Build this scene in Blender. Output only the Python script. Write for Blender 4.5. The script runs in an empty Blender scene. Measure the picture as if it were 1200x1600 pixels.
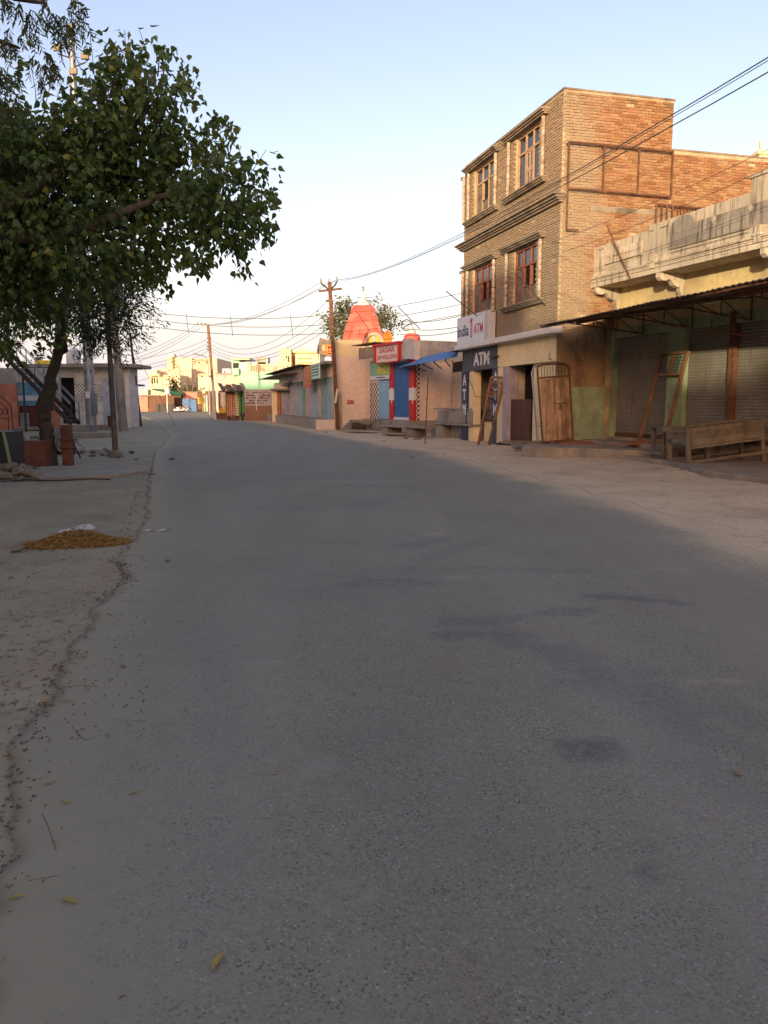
import bpy, math, random
from math import sin, cos, radians, atan2, pi, sqrt, hypot
from mathutils import Vector, Matrix, noise

# ---------------------------------------------------------------- camera, sky, sun, exposure
SC = bpy.context.scene
COL = SC.collection
FPX, PITCH, CAMH = 1248.0, radians(7.76), 1.5      # focal length in photo pixels, downward tilt, eye height
cd = bpy.data.cameras.new('camera'); cam = bpy.data.objects.new('camera', cd); COL.objects.link(cam)
cd.sensor_fit = 'VERTICAL'; cd.sensor_height = 34.6; cd.lens = FPX / 1600 * 34.6
cd.clip_start = 0.05; cd.clip_end = 4000
cam.location = (0, 0, CAMH); cam.rotation_euler = (pi / 2 - PITCH, 0, 0)
SC.camera = cam

SUN_AZ, SUN_EL = radians(196), radians(6.5)        # azimuth clockwise from +Y
w = bpy.data.worlds.new('World'); SC.world = w; w.use_nodes = True
wn, wl = w.node_tree.nodes, w.node_tree.links
sky = wn.new('ShaderNodeTexSky'); sky.sky_type = 'NISHITA'; sky.sun_disc = False
sky.sun_elevation = SUN_EL; sky.sun_rotation = SUN_AZ
sky.air_density = 1.0; sky.dust_density = 2.2; sky.ozone_density = 1.35
gain = wn.new('ShaderNodeMix'); gain.data_type = 'RGBA'; gain.blend_type = 'MULTIPLY'; gain.inputs[0].default_value = 1
wl.new(sky.outputs[0], gain.inputs[6]); gain.inputs[7].default_value = (1.38, 1.065, 1.08, 1)       # the camera's white balance
tc = wn.new('ShaderNodeTexCoord'); sp = wn.new('ShaderNodeSeparateXYZ'); wl.new(tc.outputs['Generated'], sp.inputs[0])
mr = wn.new('ShaderNodeMapRange'); wl.new(sp.outputs[2], mr.inputs[0]); mr.interpolation_type = 'SMOOTHSTEP'
mr.inputs[1].default_value = .0; mr.inputs[2].default_value = .24; mr.inputs[3].default_value = .95; mr.inputs[4].default_value = 0
dt_ = wn.new('ShaderNodeVectorMath'); dt_.operation = 'DOT_PRODUCT'; wl.new(tc.outputs['Generated'], dt_.inputs[0]); dt_.inputs[1].default_value = (sin(SUN_AZ), cos(SUN_AZ), 0)
gd = wn.new('ShaderNodeMapRange'); wl.new(dt_.outputs['Value'], gd.inputs[0]); gd.interpolation_type = 'SMOOTHSTEP'; gd.inputs[1].default_value = -.6; gd.inputs[2].default_value = .4; gd.inputs[3].default_value = 1; gd.inputs[4].default_value = 0
ml = wn.new('ShaderNodeMath'); ml.operation = 'MULTIPLY'; wl.new(mr.outputs[0], ml.inputs[0]); wl.new(gd.outputs[0], ml.inputs[1])       # the sun's own side keeps its glow
hz = wn.new('ShaderNodeMix'); hz.data_type = 'RGBA'; wl.new(ml.outputs[0], hz.inputs[0]); wl.new(gain.outputs[2], hz.inputs[6]); hz.inputs[7].default_value = (2.5, 2.28, 2.32, 1)   # pale dust haze all round the horizon
wl.new(hz.outputs[2], wn['Background'].inputs[0]); wn['Background'].inputs[1].default_value = 0.15
sl = bpy.data.lights.new('sun', 'SUN'); sun = bpy.data.objects.new('sun', sl); COL.objects.link(sun)
sl.energy = 2.0; sl.angle = radians(1.0); sl.color = (1.0, 0.83, 0.55)
sdir = Vector((sin(SUN_AZ) * cos(SUN_EL), cos(SUN_AZ) * cos(SUN_EL), sin(SUN_EL)))
sun.rotation_euler = sdir.to_track_quat('Z', 'Y').to_euler(); sun.location = (-20, -40, 30)
SC.view_settings.view_transform = 'Standard'; SC.view_settings.look = 'None'
SC.view_settings.gamma = 1; SC.view_settings.use_curve_mapping = False
SC.view_settings.exposure = 1.43

# ---------------------------------------------------------------- measuring helpers
def ray(x, y):
    u, v = (x - 600) / FPX, (y - 800) / FPX
    return Vector((u, cos(PITCH) - v * sin(PITCH), -sin(PITCH) - v * cos(PITCH)))
def at(x, y, Y):
    r = ray(x, y); return Vector((r.x / r.y * Y, Y, CAMH + r.z / r.y * Y))
def gnd(x, y, z=0.0):
    r = ray(x, y); t = (z - CAMH) / r.z; return Vector((r.x * t, r.y * t, z))

class Fr:
    """a local frame: x along a facade, y out of it, z up"""
    def __init__(s, X, Y, Z, dx, dy):
        n = hypot(dx, dy); s.o = Vector((X, Y, Z)); s.ex = Vector((dx / n, dy / n, 0)); s.ey = Vector((-dy / n, dx / n, 0))
        s.rot = atan2(dy, dx); s.c = Vector((0, 0, CAMH))
    def p(s, x, y, b=0.0):                      # pixel -> (along, height) on the plane y=b
        r = ray(x, y); t = ((s.o - s.c).dot(s.ey) + b) / r.dot(s.ey); q = s.c + r * t - s.o
        return q.dot(s.ex), q.z
    def s(s, x, y, a=0.0):                      # pixel -> (y, height) on the plane x=a
        r = ray(x, y); t = ((s.o - s.c).dot(s.ex) + a) / r.dot(s.ex); q = s.c + r * t - s.o
        return q.dot(s.ey), q.z
    def l(s, P):
        q = Vector(P) - s.o; return Vector((q.dot(s.ex), q.dot(s.ey), q.z))
    def w(s, a, b, z):
        return s.o + s.ex * a + s.ey * b + Vector((0, 0, z))

# ---------------------------------------------------------------- mesh builder
class MB:
    def __init__(s): s.v = []; s.f = []; s.smooth = []; s.tint = None
    def add(s, vs, fs, sm=False):
        n = len(s.v); s.v += [tuple(q) for q in vs]; s.f += [tuple(i + n for i in f) for f in fs]; s.smooth += [sm] * len(fs)
    def box(s, x0, x1, y0, y1, z0, z1, m=None):
        x0, x1 = min(x0, x1), max(x0, x1); y0, y1 = min(y0, y1), max(y0, y1); z0, z1 = min(z0, z1), max(z0, z1)
        vs = [(x0,y0,z0),(x1,y0,z0),(x1,y1,z0),(x0,y1,z0),(x0,y0,z1),(x1,y0,z1),(x1,y1,z1),(x0,y1,z1)]
        if m: vs = [m @ Vector(q) for q in vs]
        s.add(vs, [(0,3,2,1),(4,5,6,7),(0,1,5,4),(1,2,6,5),(2,3,7,6),(3,0,4,7)])
        return s
    def bar(s, p, q, wd=0.05, dp=None, up=(0, 0, 1)):          # rectangular bar between two points
        p, q = Vector(p), Vector(q); dp = dp or wd; d = (q - p).normalized(); u = Vector(up)
        if abs(d.dot(u)) > .98: u = Vector((1, 0, 0))
        a = d.cross(u).normalized() * wd / 2; b = a.cross(d).normalized() * dp / 2
        vs = [p - a - b, p + a - b, p + a + b, p - a + b, q - a - b, q + a - b, q + a + b, q - a + b]
        s.add(vs, [(0,3,2,1),(4,5,6,7),(0,1,5,4),(1,2,6,5),(2,3,7,6),(3,0,4,7)]); return s
    def tube(s, pts, r, n=6, caps=True, sm=True):
        pts = [Vector(p) for p in pts]; rs = r if isinstance(r, (list, tuple)) else [r] * len(pts)
        vs = []; prev = None
        for i, p in enumerate(pts):
            d = (pts[min(i + 1, len(pts) - 1)] - pts[max(i - 1, 0)]).normalized()
            if prev is None:
                u = Vector((0, 0, 1)) if abs(d.z) < .9 else Vector((1, 0, 0)); a = d.cross(u).normalized()
            else:
                a = (prev - d * prev.dot(d)); a = a.normalized() if a.length > 1e-6 else d.orthogonal().normalized()
            prev = a; b = d.cross(a)
            for k in range(n):
                t = 2 * pi * k / n; vs.append(p + (a * cos(t) + b * sin(t)) * rs[i])
        fs = [(i*n+k, i*n+(k+1) % n, (i+1)*n+(k+1) % n, (i+1)*n+k) for i in range(len(pts)-1) for k in range(n)]
        s.add(vs, fs, sm)
        if caps: s.add([vs[k] for k in range(n)], [tuple(range(n-1, -1, -1))]); s.add([vs[(len(pts)-1)*n+k] for k in range(n)], [tuple(range(n))])
        return s
    def lathe(s, prof, c=(0, 0, 0), n=16, sm=True, sq=False):           # prof: (radius, z); sq = squarish plan
        vs = []
        for r, z in prof:
            for k in range(n):
                t = 2 * pi * (k + .5) / n; rr = r / max(abs(cos(t)), abs(sin(t))) * .92 if sq else r
                vs.append((c[0] + rr * cos(t), c[1] + rr * sin(t), c[2] + z))
        fs = [(i*n+k, i*n+(k+1) % n, (i+1)*n+(k+1) % n, (i+1)*n+k) for i in range(len(prof)-1) for k in range(n)]
        s.add(vs, fs, sm); m = len(prof) - 1
        s.add([vs[k] for k in range(n)], [tuple(range(n-1, -1, -1))]); s.add([vs[m*n+k] for k in range(n)], [tuple(range(n))])
        return s
    def prism(s, poly, p0, ax, ay, ext):          # polygon in plane (ax, ay) at p0, extruded by vector ext
        p0, ax, ay, ext = map(Vector, (p0, ax, ay, ext)); n = len(poly)
        a = [p0 + ax * u + ay * v for u, v in poly]; b = [q + ext for q in a]
        s.add(a + b, [tuple(range(n-1, -1, -1)), tuple(range(n, 2*n))] + [(i, (i+1) % n, n+(i+1) % n, n+i) for i in range(n)]); return s
    def wall(s, u0, u1, z0, z1, d0, d1, holes=(), axis='x'):          # wall slab with rectangular openings
        us = sorted({u0, u1, *[min(max(h[i], u0), u1) for h in holes for i in (0, 1)]}); zs = sorted({z0, z1, *[min(max(h[i], z0), z1) for h in holes for i in (2, 3)]})
        for j in range(len(zs)-1):
            run = None
            for i in range(len(us)-1):
                cu, cz = (us[i]+us[i+1])/2, (zs[j]+zs[j+1])/2
                solid = not any(h[0] < cu < h[1] and h[2] < cz < h[3] for h in holes)
                if solid and run is None: run = us[i]
                if run is not None and (not solid or i == len(us)-2):
                    e = us[i+1] if solid else us[i]
                    (s.box(run, e, d0, d1, zs[j], zs[j+1]) if axis == 'x' else s.box(d0, d1, run, e, zs[j], zs[j+1])); run = None
        return s
    def corr(s, P, u, v, nrm, wlen, vlen, pitch=.09, amp=.015, cap=True, t=.004):   # corrugated sheet, waves run along v
        P, u, v, nrm = map(Vector, (P, u, v, nrm)); n = max(2, int(wlen / pitch * 4)); vs = []
        for k in range(n + 1):
            q = P + u * (wlen * k / n) + nrm * (amp * sin(k * pi / 2)); vs += [q, q + v * vlen, q + nrm * t, q + v * vlen + nrm * t]
        fs = []
        for k in range(n):
            a, b = 4*k, 4*k+4; fs += [(a, b, b+1, a+1), (a+2, a+3, b+3, b+2), (a, a+2, b+2, b), (a+1, b+1, b+3, a+3)]
        s.add(vs, fs, False); return s
    def shutter(s, x0, x1, z0, z1, y, pitch=.08, d=.016):            # rolling shutter: curved horizontal slats facing +y
        n = int((z1 - z0) / pitch); pr = []
        for k in range(n):
            zb = z0 + k * (z1 - z0) / n; h = (z1 - z0) / n
            pr += [(zb, 0), (zb + h*.12, d*.5), (zb + h*.5, d), (zb + h*.85, d*.5), (zb + h*.92, -.004)]
        pr.append((z1, 0)); vs = []
        for z, o in pr: vs += [(x0, y + o, z), (x1, y + o, z)]
        s.add(vs, [(2*i, 2*i+2, 2*i+3, 2*i+1) for i in range(len(pr)-1)], False); return s
    def mesh(s, name):
        me = bpy.data.meshes.new(name); me.from_pydata(s.v, [], s.f); me.update()
        me.polygons.foreach_set('use_smooth', s.smooth)
        if s.tint is not None:
            at_ = me.attributes.new('tint', 'FLOAT', 'FACE'); at_.data.foreach_set('value', s.tint)
        return me
    def build(s, name, mat, parent=None, bevel=0, label=None, kind=None):
        o = bpy.data.objects.new(name, s.mesh(name)); COL.objects.link(o); o.data.materials.append(mat)
        if parent: o.parent = parent
        if bevel:
            b = o.modifiers.new('bevel', 'BEVEL'); b.width = bevel; b.segments = 2; b.limit_method = 'ANGLE'; b.harden_normals = False
        if label: o['label'] = label
        if kind: o['kind'] = kind
        return o
def tag(o, label, cat, group=None):
    o['label'] = label; o['category'] = cat
    if group: o['group'] = group
    return o
def thing(name, label, cat, fr=None, loc=None, rz=0, group=None):
    o = bpy.data.objects.new(name, None); COL.objects.link(o); o.empty_display_size = .2
    if fr: o.location = fr.o; o.rotation_euler.z = fr.rot
    else: o.location = loc or (0, 0, 0); o.rotation_euler.z = rz
    return tag(o, label, cat, group)
def BX(name, mat, par, *a, bevel=0, label=None): return MB().box(*a).build(name, mat, par, bevel, label)
def inst(me, name, par, loc, rot=(0, 0, 0), scale=(1, 1, 1)):
    o = bpy.data.objects.new(name, me); COL.objects.link(o); o.parent = par; o.location = loc; o.rotation_euler = rot; o.scale = scale; return o
def text(body, par, name, mat, p0, ux, uz, wd, ht, ext=.006, bold=.0, shear=0):
    """lettering that fills a rectangle wd x ht with its lower left corner at p0, running along ux"""
    c = bpy.data.curves.new(name, 'FONT'); c.body = body; c.extrude = 0.0; c.offset = bold; c.shear = shear; c.resolution_u = 3
    t = bpy.data.objects.new('t', c); COL.objects.link(t); dg = bpy.context.evaluated_depsgraph_get(); dg.update()
    me = bpy.data.meshes.new_from_object(t.evaluated_get(dg)); bpy.data.objects.remove(t)
    xs = [v.co.x for v in me.vertices]; ys = [v.co.y for v in me.vertices]; x0, x1, y0, y1 = min(xs), max(xs), min(ys), max(ys)
    p0, ux, uz = Vector(p0), Vector(ux), Vector(uz); nn = ux.cross(uz) * ext
    vs = [p0 + ux * ((v.co.x-x0)/(x1-x0)*wd) + uz * ((v.co.y-y0)/(y1-y0)*ht) + nn for v in me.vertices]
    fs = [tuple(p.vertices) for p in me.polygons]
    # sides from boundary edges
    from collections import Counter
    ec = Counter(); eo = {}
    for f in fs:
        for i in range(len(f)):
            a, b = f[i], f[(i+1) % len(f)]; k = (min(a, b), max(a, b)); ec[k] += 1; eo[k] = (a, b)
    n = len(vs); m = MB(); m.add(vs + [q - nn for q in vs], fs + [(eo[k][1], eo[k][0], eo[k][0]+n, eo[k][1]+n) for k, c_ in ec.items() if c_ == 1])
    return m.build(name, mat, par)

# ---------------------------------------------------------------- materials
MC = {}
def mat(key, col, col2=None, rough=.85, scale=2.0, var=.18, bump=.25, bscale=40, stain=None, samt=0, sscale=(.8, .8, .25), metal=0, tint=0, streak=False, spec=.3, rnd=0):
    """plain surface: base colour mottled by noise, a second colour mixed in patches, fine relief"""
    if key in MC: return MC[key]
    m = bpy.data.materials.new(key); m.use_nodes = True; nt = m.node_tree; N, L = nt.nodes, nt.links; b = N['Principled BSDF']
    g = N.new('ShaderNodeNewGeometry')
    def nz(sc, det=5, vec=None, rg=.55):
        n = N.new('ShaderNodeTexNoise'); n.inputs['Scale'].default_value = sc; n.inputs['Detail'].default_value = det; n.inputs['Roughness'].default_value = rg
        L.new(vec or g.outputs['Position'], n.inputs['Vector']); return n.outputs['Fac']
    def mixc(f, a, c):
        x = N.new('ShaderNodeMix'); x.data_type = 'RGBA'
        if isinstance(f, float): x.inputs[0].default_value = f
        else: L.new(f, x.inputs[0])
        for i, q in ((6, a), (7, c)):
            if isinstance(q, tuple): x.inputs[i].default_value = (*q[:3], 1)
            else: L.new(q, x.inputs[i])
        return x.outputs[2]
    def ramp(f, lo, hi):
        r = N.new('ShaderNodeMapRange'); L.new(f, r.inputs[0]); r.inputs[1].default_value = lo; r.inputs[2].default_value = hi; r.interpolation_type = 'SMOOTHSTEP'; return r.outputs[0]
    c1 = tuple(max(0, q * (1 - var)) for q in col); c2 = tuple(min(1, q * (1 + var)) for q in col)
    c = mixc(ramp(nz(scale), .3, .7), c1, c2)
    c = mixc(ramp(nz(scale * 9, 4), .35, .75), c, mixc(.5, c, tuple(q * .7 for q in col)))
    if col2: c = mixc(ramp(nz(scale * .6, 6), .5, .62), c, tuple(col2))
    if stain:
        mp = N.new('ShaderNodeMapping'); mp.inputs['Scale'].default_value = (5, 5, .5) if streak else sscale; L.new(g.outputs['Position'], mp.inputs[0])
        f = ramp(nz(1.6, 7, mp.outputs[0], .65), .62 - samt * .3, .78 - samt * .2)
        mm = N.new('ShaderNodeMath'); mm.operation = 'MULTIPLY'; L.new(f, mm.inputs[0]); mm.inputs[1].default_value = min(1, .4 + samt)
        c = mixc(mm.outputs[0], c, tuple(stain))
    if tint:
        a = N.new('ShaderNodeAttribute'); a.attribute_name = 'tint'; c = mixc(a.outputs['Fac'], c, tuple(q * tint for q in col))
    if rnd:
        oi = N.new('ShaderNodeObjectInfo'); hs = N.new('ShaderNodeHueSaturation'); mr = N.new('ShaderNodeMapRange'); L.new(oi.outputs['Random'], mr.inputs[0])
        mr.inputs[3].default_value = 1 - rnd; mr.inputs[4].default_value = 1 + rnd; L.new(mr.outputs[0], hs.inputs['Value']); L.new(c, hs.inputs['Color']); c = hs.outputs[0]
    L.new(c, b.inputs['Base Color']); b.inputs['Roughness'].default_value = rough; b.inputs['Metallic'].default_value = metal
    b.inputs['Specular IOR Level'].default_value = spec
    if bump:
        bp = N.new('ShaderNodeBump'); bp.inputs['Strength'].default_value = bump; bp.inputs['Distance'].default_value = .02
        L.new(nz(bscale, 4), bp.inputs['Height']); L.new(bp.outputs[0], b.inputs['Normal'])
    MC[key] = m; return m

DUST = (.30, .23, .16)
SHADE_TONE = (.06, .05, .04)
CONC = mat('concrete', (.27, .24, .20), (.20, .18, .15), stain=(.10, .085, .07), samt=.3, scale=1.5)
CONCD = mat('concrete_dusty', (.30, .25, .19), (.22, .19, .15), stain=(.15, .12, .09), samt=.2, scale=2)
MOSSC = mat('parapet_plaster', (.50, .43, .32), (.38, .33, .245), stain=(.13, .10, .07), samt=.48, streak=True, scale=1.1)
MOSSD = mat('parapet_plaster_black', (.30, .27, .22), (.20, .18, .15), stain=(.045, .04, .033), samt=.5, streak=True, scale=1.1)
CREAM = mat('cream_plaster', (.80, .645, .37), stain=(.34, .27, .17), samt=.12, var=.06)
CREAM2 = mat('weathered_cream', (.50, .42, .28), (.38, .32, .22), stain=(.2, .16, .1), samt=.25)
BEIGE = mat('beige_plaster', (.72, .57, .45), stain=(.40, .30, .22), samt=.12, var=.06, scale=.7)
WHITEP = mat('white_paint', (.66, .63, .58), stain=(.35, .30, .24), samt=.15, var=.06)
GREYW = mat('grey_wash', (.42, .40, .37), (.32, .30, .27), stain=(.18, .16, .14), samt=.25, streak=True)
NAVY = mat('navy_paint', (.030, .042, .085), (.05, .06, .09), stain=(.10, .09, .08), samt=.2, rough=.6)
GREYB = mat('slate_grey_paint', (.085, .09, .105), (.06, .065, .08), stain=(.05, .06, .09), samt=.2, rough=.65)
GREENP = mat('green_paint', (.26, .34, .19), (.33, .38, .25), stain=(.14, .13, .08), samt=.35, rough=.7)
GREENW = mat('pale_green_wall', (.30, .38, .24), (.24, .30, .20), stain=(.12, .10, .07), samt=.35, rough=.8)
MUDW = mat('bare_mud_plaster', (.32, .225, .12), (.22, .155, .09), stain=(.07, .05, .035), samt=.4, bump=.5)
RUST = mat('rusty_iron', (.12, .055, .03), (.17, .075, .035), rough=.8, scale=8, stain=(.05, .03, .02), samt=.3, bump=.3)
RUSTP = mat('rust_red_paint', (.235, .115, .065), (.16, .085, .055), rough=.75, scale=6, stain=(.10, .05, .03), samt=.3)
IRON = mat('dark_iron', (.045, .04, .038), rough=.6, scale=8, bump=.1)
STEEL = mat('galvanised_steel', (.30, .31, .33), (.24, .25, .27), rough=.5, metal=.6, bump=.05, stain=(.2, .19, .18), samt=.2)
SHUT = mat('shutter_steel', (.26, .235, .19), (.21, .185, .145), rough=.62, metal=.25, bump=.05, stain=(.11, .08, .05), samt=.25, streak=True, scale=1)
SHUTB = mat('blue_shutter_paint', (.04, .14, .36), rough=.5, bump=.04, stain=(.13, .18, .26), samt=.35, streak=True, var=.08)
SHUTLB = mat('light_blue_shutter_paint', (.24, .48, .62), rough=.5, bump=.04, stain=(.26, .32, .33), samt=.12, var=.08)
TINR = mat('rusty_tin', (.20, .155, .12), (.15, .10, .07), rough=.7, metal=.3, scale=3, stain=(.12, .06, .035), samt=.35, bump=.1)
TINB = mat('blue_tin', (.08, .22, .50), rough=.5, bump=.05, stain=(.2, .22, .25), samt=.15, var=.08)
WOODG = mat('grey_weathered_wood', (.17, .14, .105), (.115, .093, .07), rough=.9, scale=5, stain=(.07, .05, .035), samt=.25, bump=.4, rnd=.18)
WOODT = mat('tan_plank_wood', (.38, .25, .15), (.27, .17, .095), rough=.8, scale=4, stain=(.12, .065, .035), samt=.55, streak=True, bump=.3, rnd=.25)
WOODD = mat('dark_door_wood', (.11, .04, .024), (.075, .03, .02), rough=.6, scale=5, streak=True, stain=(.2, .08, .04), samt=.15, bump=.2)
FRAMEL = mat('pale_window_wood', (.36, .24, .15), rough=.7, scale=4, bump=.15, stain=(.22, .14, .09), samt=.2)
FRAMER = mat('red_window_wood', (.25, .085, .05), rough=.7, scale=4, bump=.15, stain=(.13, .06, .04), samt=.2)
MARBLE = mat('white_column_stone', (.40, .33, .26), (.26, .19, .13), rough=.6, scale=8, bump=.1)
CEMD = mat('moulding_cement', (.25, .20, .145), (.19, .155, .115), stain=(.08, .065, .05), samt=.4, scale=2)
MORTAR = mat('mortar_wall', (.42, .34, .22), (.32, .25, .16), stain=(.14, .10, .07), samt=.25, bump=.5)
DARK = mat('shade_black', (.02, .018, .016), bump=0)  # near black colour stands in for the shade inside openings
GLASSM = mat('window_glass', (.02, .025, .035), rough=.06, bump=0, var=0, spec=.9)
LETW = mat('letter_white', (.70, .70, .70), rough=.5, bump=0, var=.05, stain=(.42, .40, .36), samt=.2, scale=4)
RED = mat('red_paint', (.50, .02, .02), rough=.5, bump=.05, var=.14, stain=(.36, .12, .08), samt=.28, streak=True)
REDL = mat('letter_red', (.38, .015, .03), rough=.4, bump=0, var=.05)
SIGNW = mat('sign_white', (.60, .62, .66), rough=.4, bump=0, var=.03, stain=(.45, .42, .38), samt=.08)
SIGNC = mat('sign_cream', (.62, .55, .47), rough=.5, bump=0, var=.05)
GREYS = mat('sign_grey_side', (.42, .44, .45), rough=.5, bump=.02, var=.05)
SALMON = mat('salmon_temple_paint', (.62, .105, .08), (.60, .15, .11), rough=.7, stain=(.45, .08, .06), samt=.2, bump=.1)
ORANGE = mat('orange_paint', (.75, .17, .02), rough=.6)
WIREM = mat('wire_black', (.07, .065, .06), rough=.6, bump=0)
DRYW = mat('dusty_stone', (.24, .19, .14), (.18, .14, .11), scale=6, bump=.5, rnd=.2)
BRICKM = None
def nodes_mat(key):
    m = bpy.data.materials.new(key); m.use_nodes = True; nt = m.node_tree
    class G: pass
    g = G(); g.m = m; g.N = nt.nodes; g.L = nt.links; g.b = nt.nodes['Principled BSDF']
    g.geo = g.N.new('ShaderNodeNewGeometry').outputs['Position']
    def noi(sc, det=5, vec=None, rg=.55):
        n = g.N.new('ShaderNodeTexNoise'); n.inputs['Scale'].default_value = sc; n.inputs['Detail'].default_value = det; n.inputs['Roughness'].default_value = rg
        g.L.new(vec or g.geo, n.inputs['Vector']); return n.outputs['Fac']
    def vor(sc, feat='F1', out='Distance', vec=None, rnd=1):
        n = g.N.new('ShaderNodeTexVoronoi'); n.feature = feat; n.inputs['Scale'].default_value = sc; n.inputs['Randomness'].default_value = rnd
        g.L.new(vec or g.geo, n.inputs['Vector']); return n.outputs[out]
    def ramp(f, lo, hi, a=0, b=1):
        r = g.N.new('ShaderNodeMapRange'); g.L.new(f, r.inputs[0]); r.inputs[1].default_value = lo; r.inputs[2].default_value = hi
        r.inputs[3].default_value = a; r.inputs[4].default_value = b; r.interpolation_type = 'SMOOTHSTEP'; return r.outputs[0]
    def mix(f, a, c):
        x = g.N.new('ShaderNodeMix'); x.data_type = 'RGBA'
        if isinstance(f, (int, float)): x.inputs[0].default_value = f
        else: g.L.new(f, x.inputs[0])
        for i, q in ((6, a), (7, c)):
            if isinstance(q, tuple): x.inputs[i].default_value = (*q[:3], 1)
            else: g.L.new(q, x.inputs[i])
        return x.outputs[2]
    def math_(op, a, b=None):
        n = g.N.new('ShaderNodeMath'); n.operation = op
        for i, q in ((0, a), (1, b)):
            if q is None: continue
            if isinstance(q, (int, float)): n.inputs[i].default_value = q
            else: g.L.new(q, n.inputs[i])
        return n.outputs[0]
    def mapv(sc=(1, 1, 1), rot=(0, 0, 0), loc=(0, 0, 0)):
        n = g.N.new('ShaderNodeMapping'); n.inputs['Scale'].default_value = sc; n.inputs['Rotation'].default_value = rot; n.inputs['Location'].default_value = loc
        g.L.new(g.geo, n.inputs[0]); return n.outputs[0]
    def attr(name):
        n = g.N.new('ShaderNodeAttribute'); n.attribute_name = name; return n.outputs['Fac']
    def bump(h, st=.3, dist=.02, prev=None):
        n = g.N.new('ShaderNodeBump'); n.inputs['Strength'].default_value = st; n.inputs['Distance'].default_value = dist; g.L.new(h, n.inputs['Height'])
        if prev: g.L.new(prev, n.inputs['Normal'])
        return n.outputs[0]
    g.noi, g.vor, g.ramp, g.mix, g.math, g.mapv, g.attr, g.bump = noi, vor, ramp, mix, math_, mapv, attr, bump
    return g

def make_brick():
    g = nodes_mat('fired_brick'); t = g.attr('tint')
    c = g.mix(g.ramp(t, 0, .5), (.22, .10, .048), (.30, .15, .072))
    c = g.mix(g.ramp(t, .55, 1), c, (.34, .21, .11))
    c = g.mix(g.ramp(g.noi(30, 4), .35, .7), c, g.mix(.35, c, (.12, .06, .035)))
    # lime and cement smeared over the bricks: heavy at the street corner, patchy elsewhere
    pos = g.N.new('ShaderNodeSeparateXYZ'); g.L.new(g.geo, pos.inputs[0])
    dx = g.math('SUBTRACT', pos.outputs[0], 5.1)
    d = g.math('ADD', g.math('MULTIPLY', dx, .967), g.math('MULTIPLY', g.math('SUBTRACT', pos.outputs[1], 24), .2555))
    nn = g.math('MULTIPLY', g.noi(1.1, 5), 2.2)
    near = g.ramp(g.math('ADD', d, nn), 1.5, 2.7, 1, 0)
    facade = g.ramp(d, -.3, .06, .55, 0)
    pat = g.ramp(g.noi(.55, 6), .5, .68)
    f = g.math('MAXIMUM', g.math('MAXIMUM', g.math('MULTIPLY', near, .9), g.math('MULTIPLY', pat, .55)), facade)
    f = g.math('MULTIPLY', f, g.ramp(g.noi(9, 4), .25, .6, .55, 1))
    c = g.mix(f, c, g.mix(g.noi(5, 3), (.34, .275, .19), (.25, .195, .13)))
    top = g.ramp(pos.outputs[2], 9.7, 10.5); c = g.mix(g.math('MULTIPLY', top, g.ramp(g.noi(2.5, 5), .35, .6)), c, (.17, .13, .075))
    g.L.new(c, g.b.inputs['Base Color']); g.b.inputs['Roughness'].default_value = .92; g.b.inputs['Specular IOR Level'].default_value = .2
    g.L.new(g.bump(g.noi(45, 4), .5, .015), g.b.inputs['Normal']); return g.m
BRICKM = make_brick()

def leaf_mat(key, a, b, y, young=.12, trans=.35, rough=.45):
    g = nodes_mat(key)
    t = g.attr('tint'); c = g.mix(g.ramp(t, 0, .8), a, b); c = g.mix(g.ramp(t, 1 - young, 1), c, y)
    g.L.new(c, g.b.inputs['Base Color']); g.b.inputs['Roughness'].default_value = rough; g.b.inputs['Specular IOR Level'].default_value = .4
    tr = g.N.new('ShaderNodeBsdfTranslucent'); g.L.new(g.mix(.5, c, (.10, .14, .02)), tr.inputs[0]); mx = g.N.new('ShaderNodeMixShader'); mx.inputs[0].default_value = trans
    out = g.N['Material Output']; g.L.new(g.b.outputs[0], mx.inputs[1]); g.L.new(tr.outputs[0], mx.inputs[2]); g.L.new(mx.outputs[0], out.inputs[0]); return g.m
LEAFP = leaf_mat('peepal_leaf', (.05, .092, .022), (.095, .155, .034), (.20, .22, .045))
LEAFD = leaf_mat('dark_narrow_leaf', (.022, .036, .014), (.04, .058, .02), (.07, .075, .025), trans=.2)
LEAFN = leaf_mat('neem_leaf', (.035, .052, .016), (.07, .085, .022), (.20, .17, .035))
LEAFF = leaf_mat('far_leaf', (.08, .10, .04), (.13, .13, .06), (.16, .15, .07), trans=.2, rough=.8)
LEAFY = leaf_mat('fallen_yellow_leaf', (.40, .24, .04), (.34, .28, .05), (.42, .20, .04), trans=.05, rough=.6)
LEAFB = leaf_mat('fallen_brown_leaf', (.24, .15, .075), (.33, .23, .11), (.40, .29, .13), trans=.05, rough=.8)
BARK = mat('bark', (.13, .10, .075), (.085, .065, .05), scale=6, bump=.8, bscale=18, stain=(.05, .04, .03), samt=.3)
BARKD = mat('dark_bark', (.07, .052, .04), (.045, .035, .028), scale=6, bump=.8, bscale=18)

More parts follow.
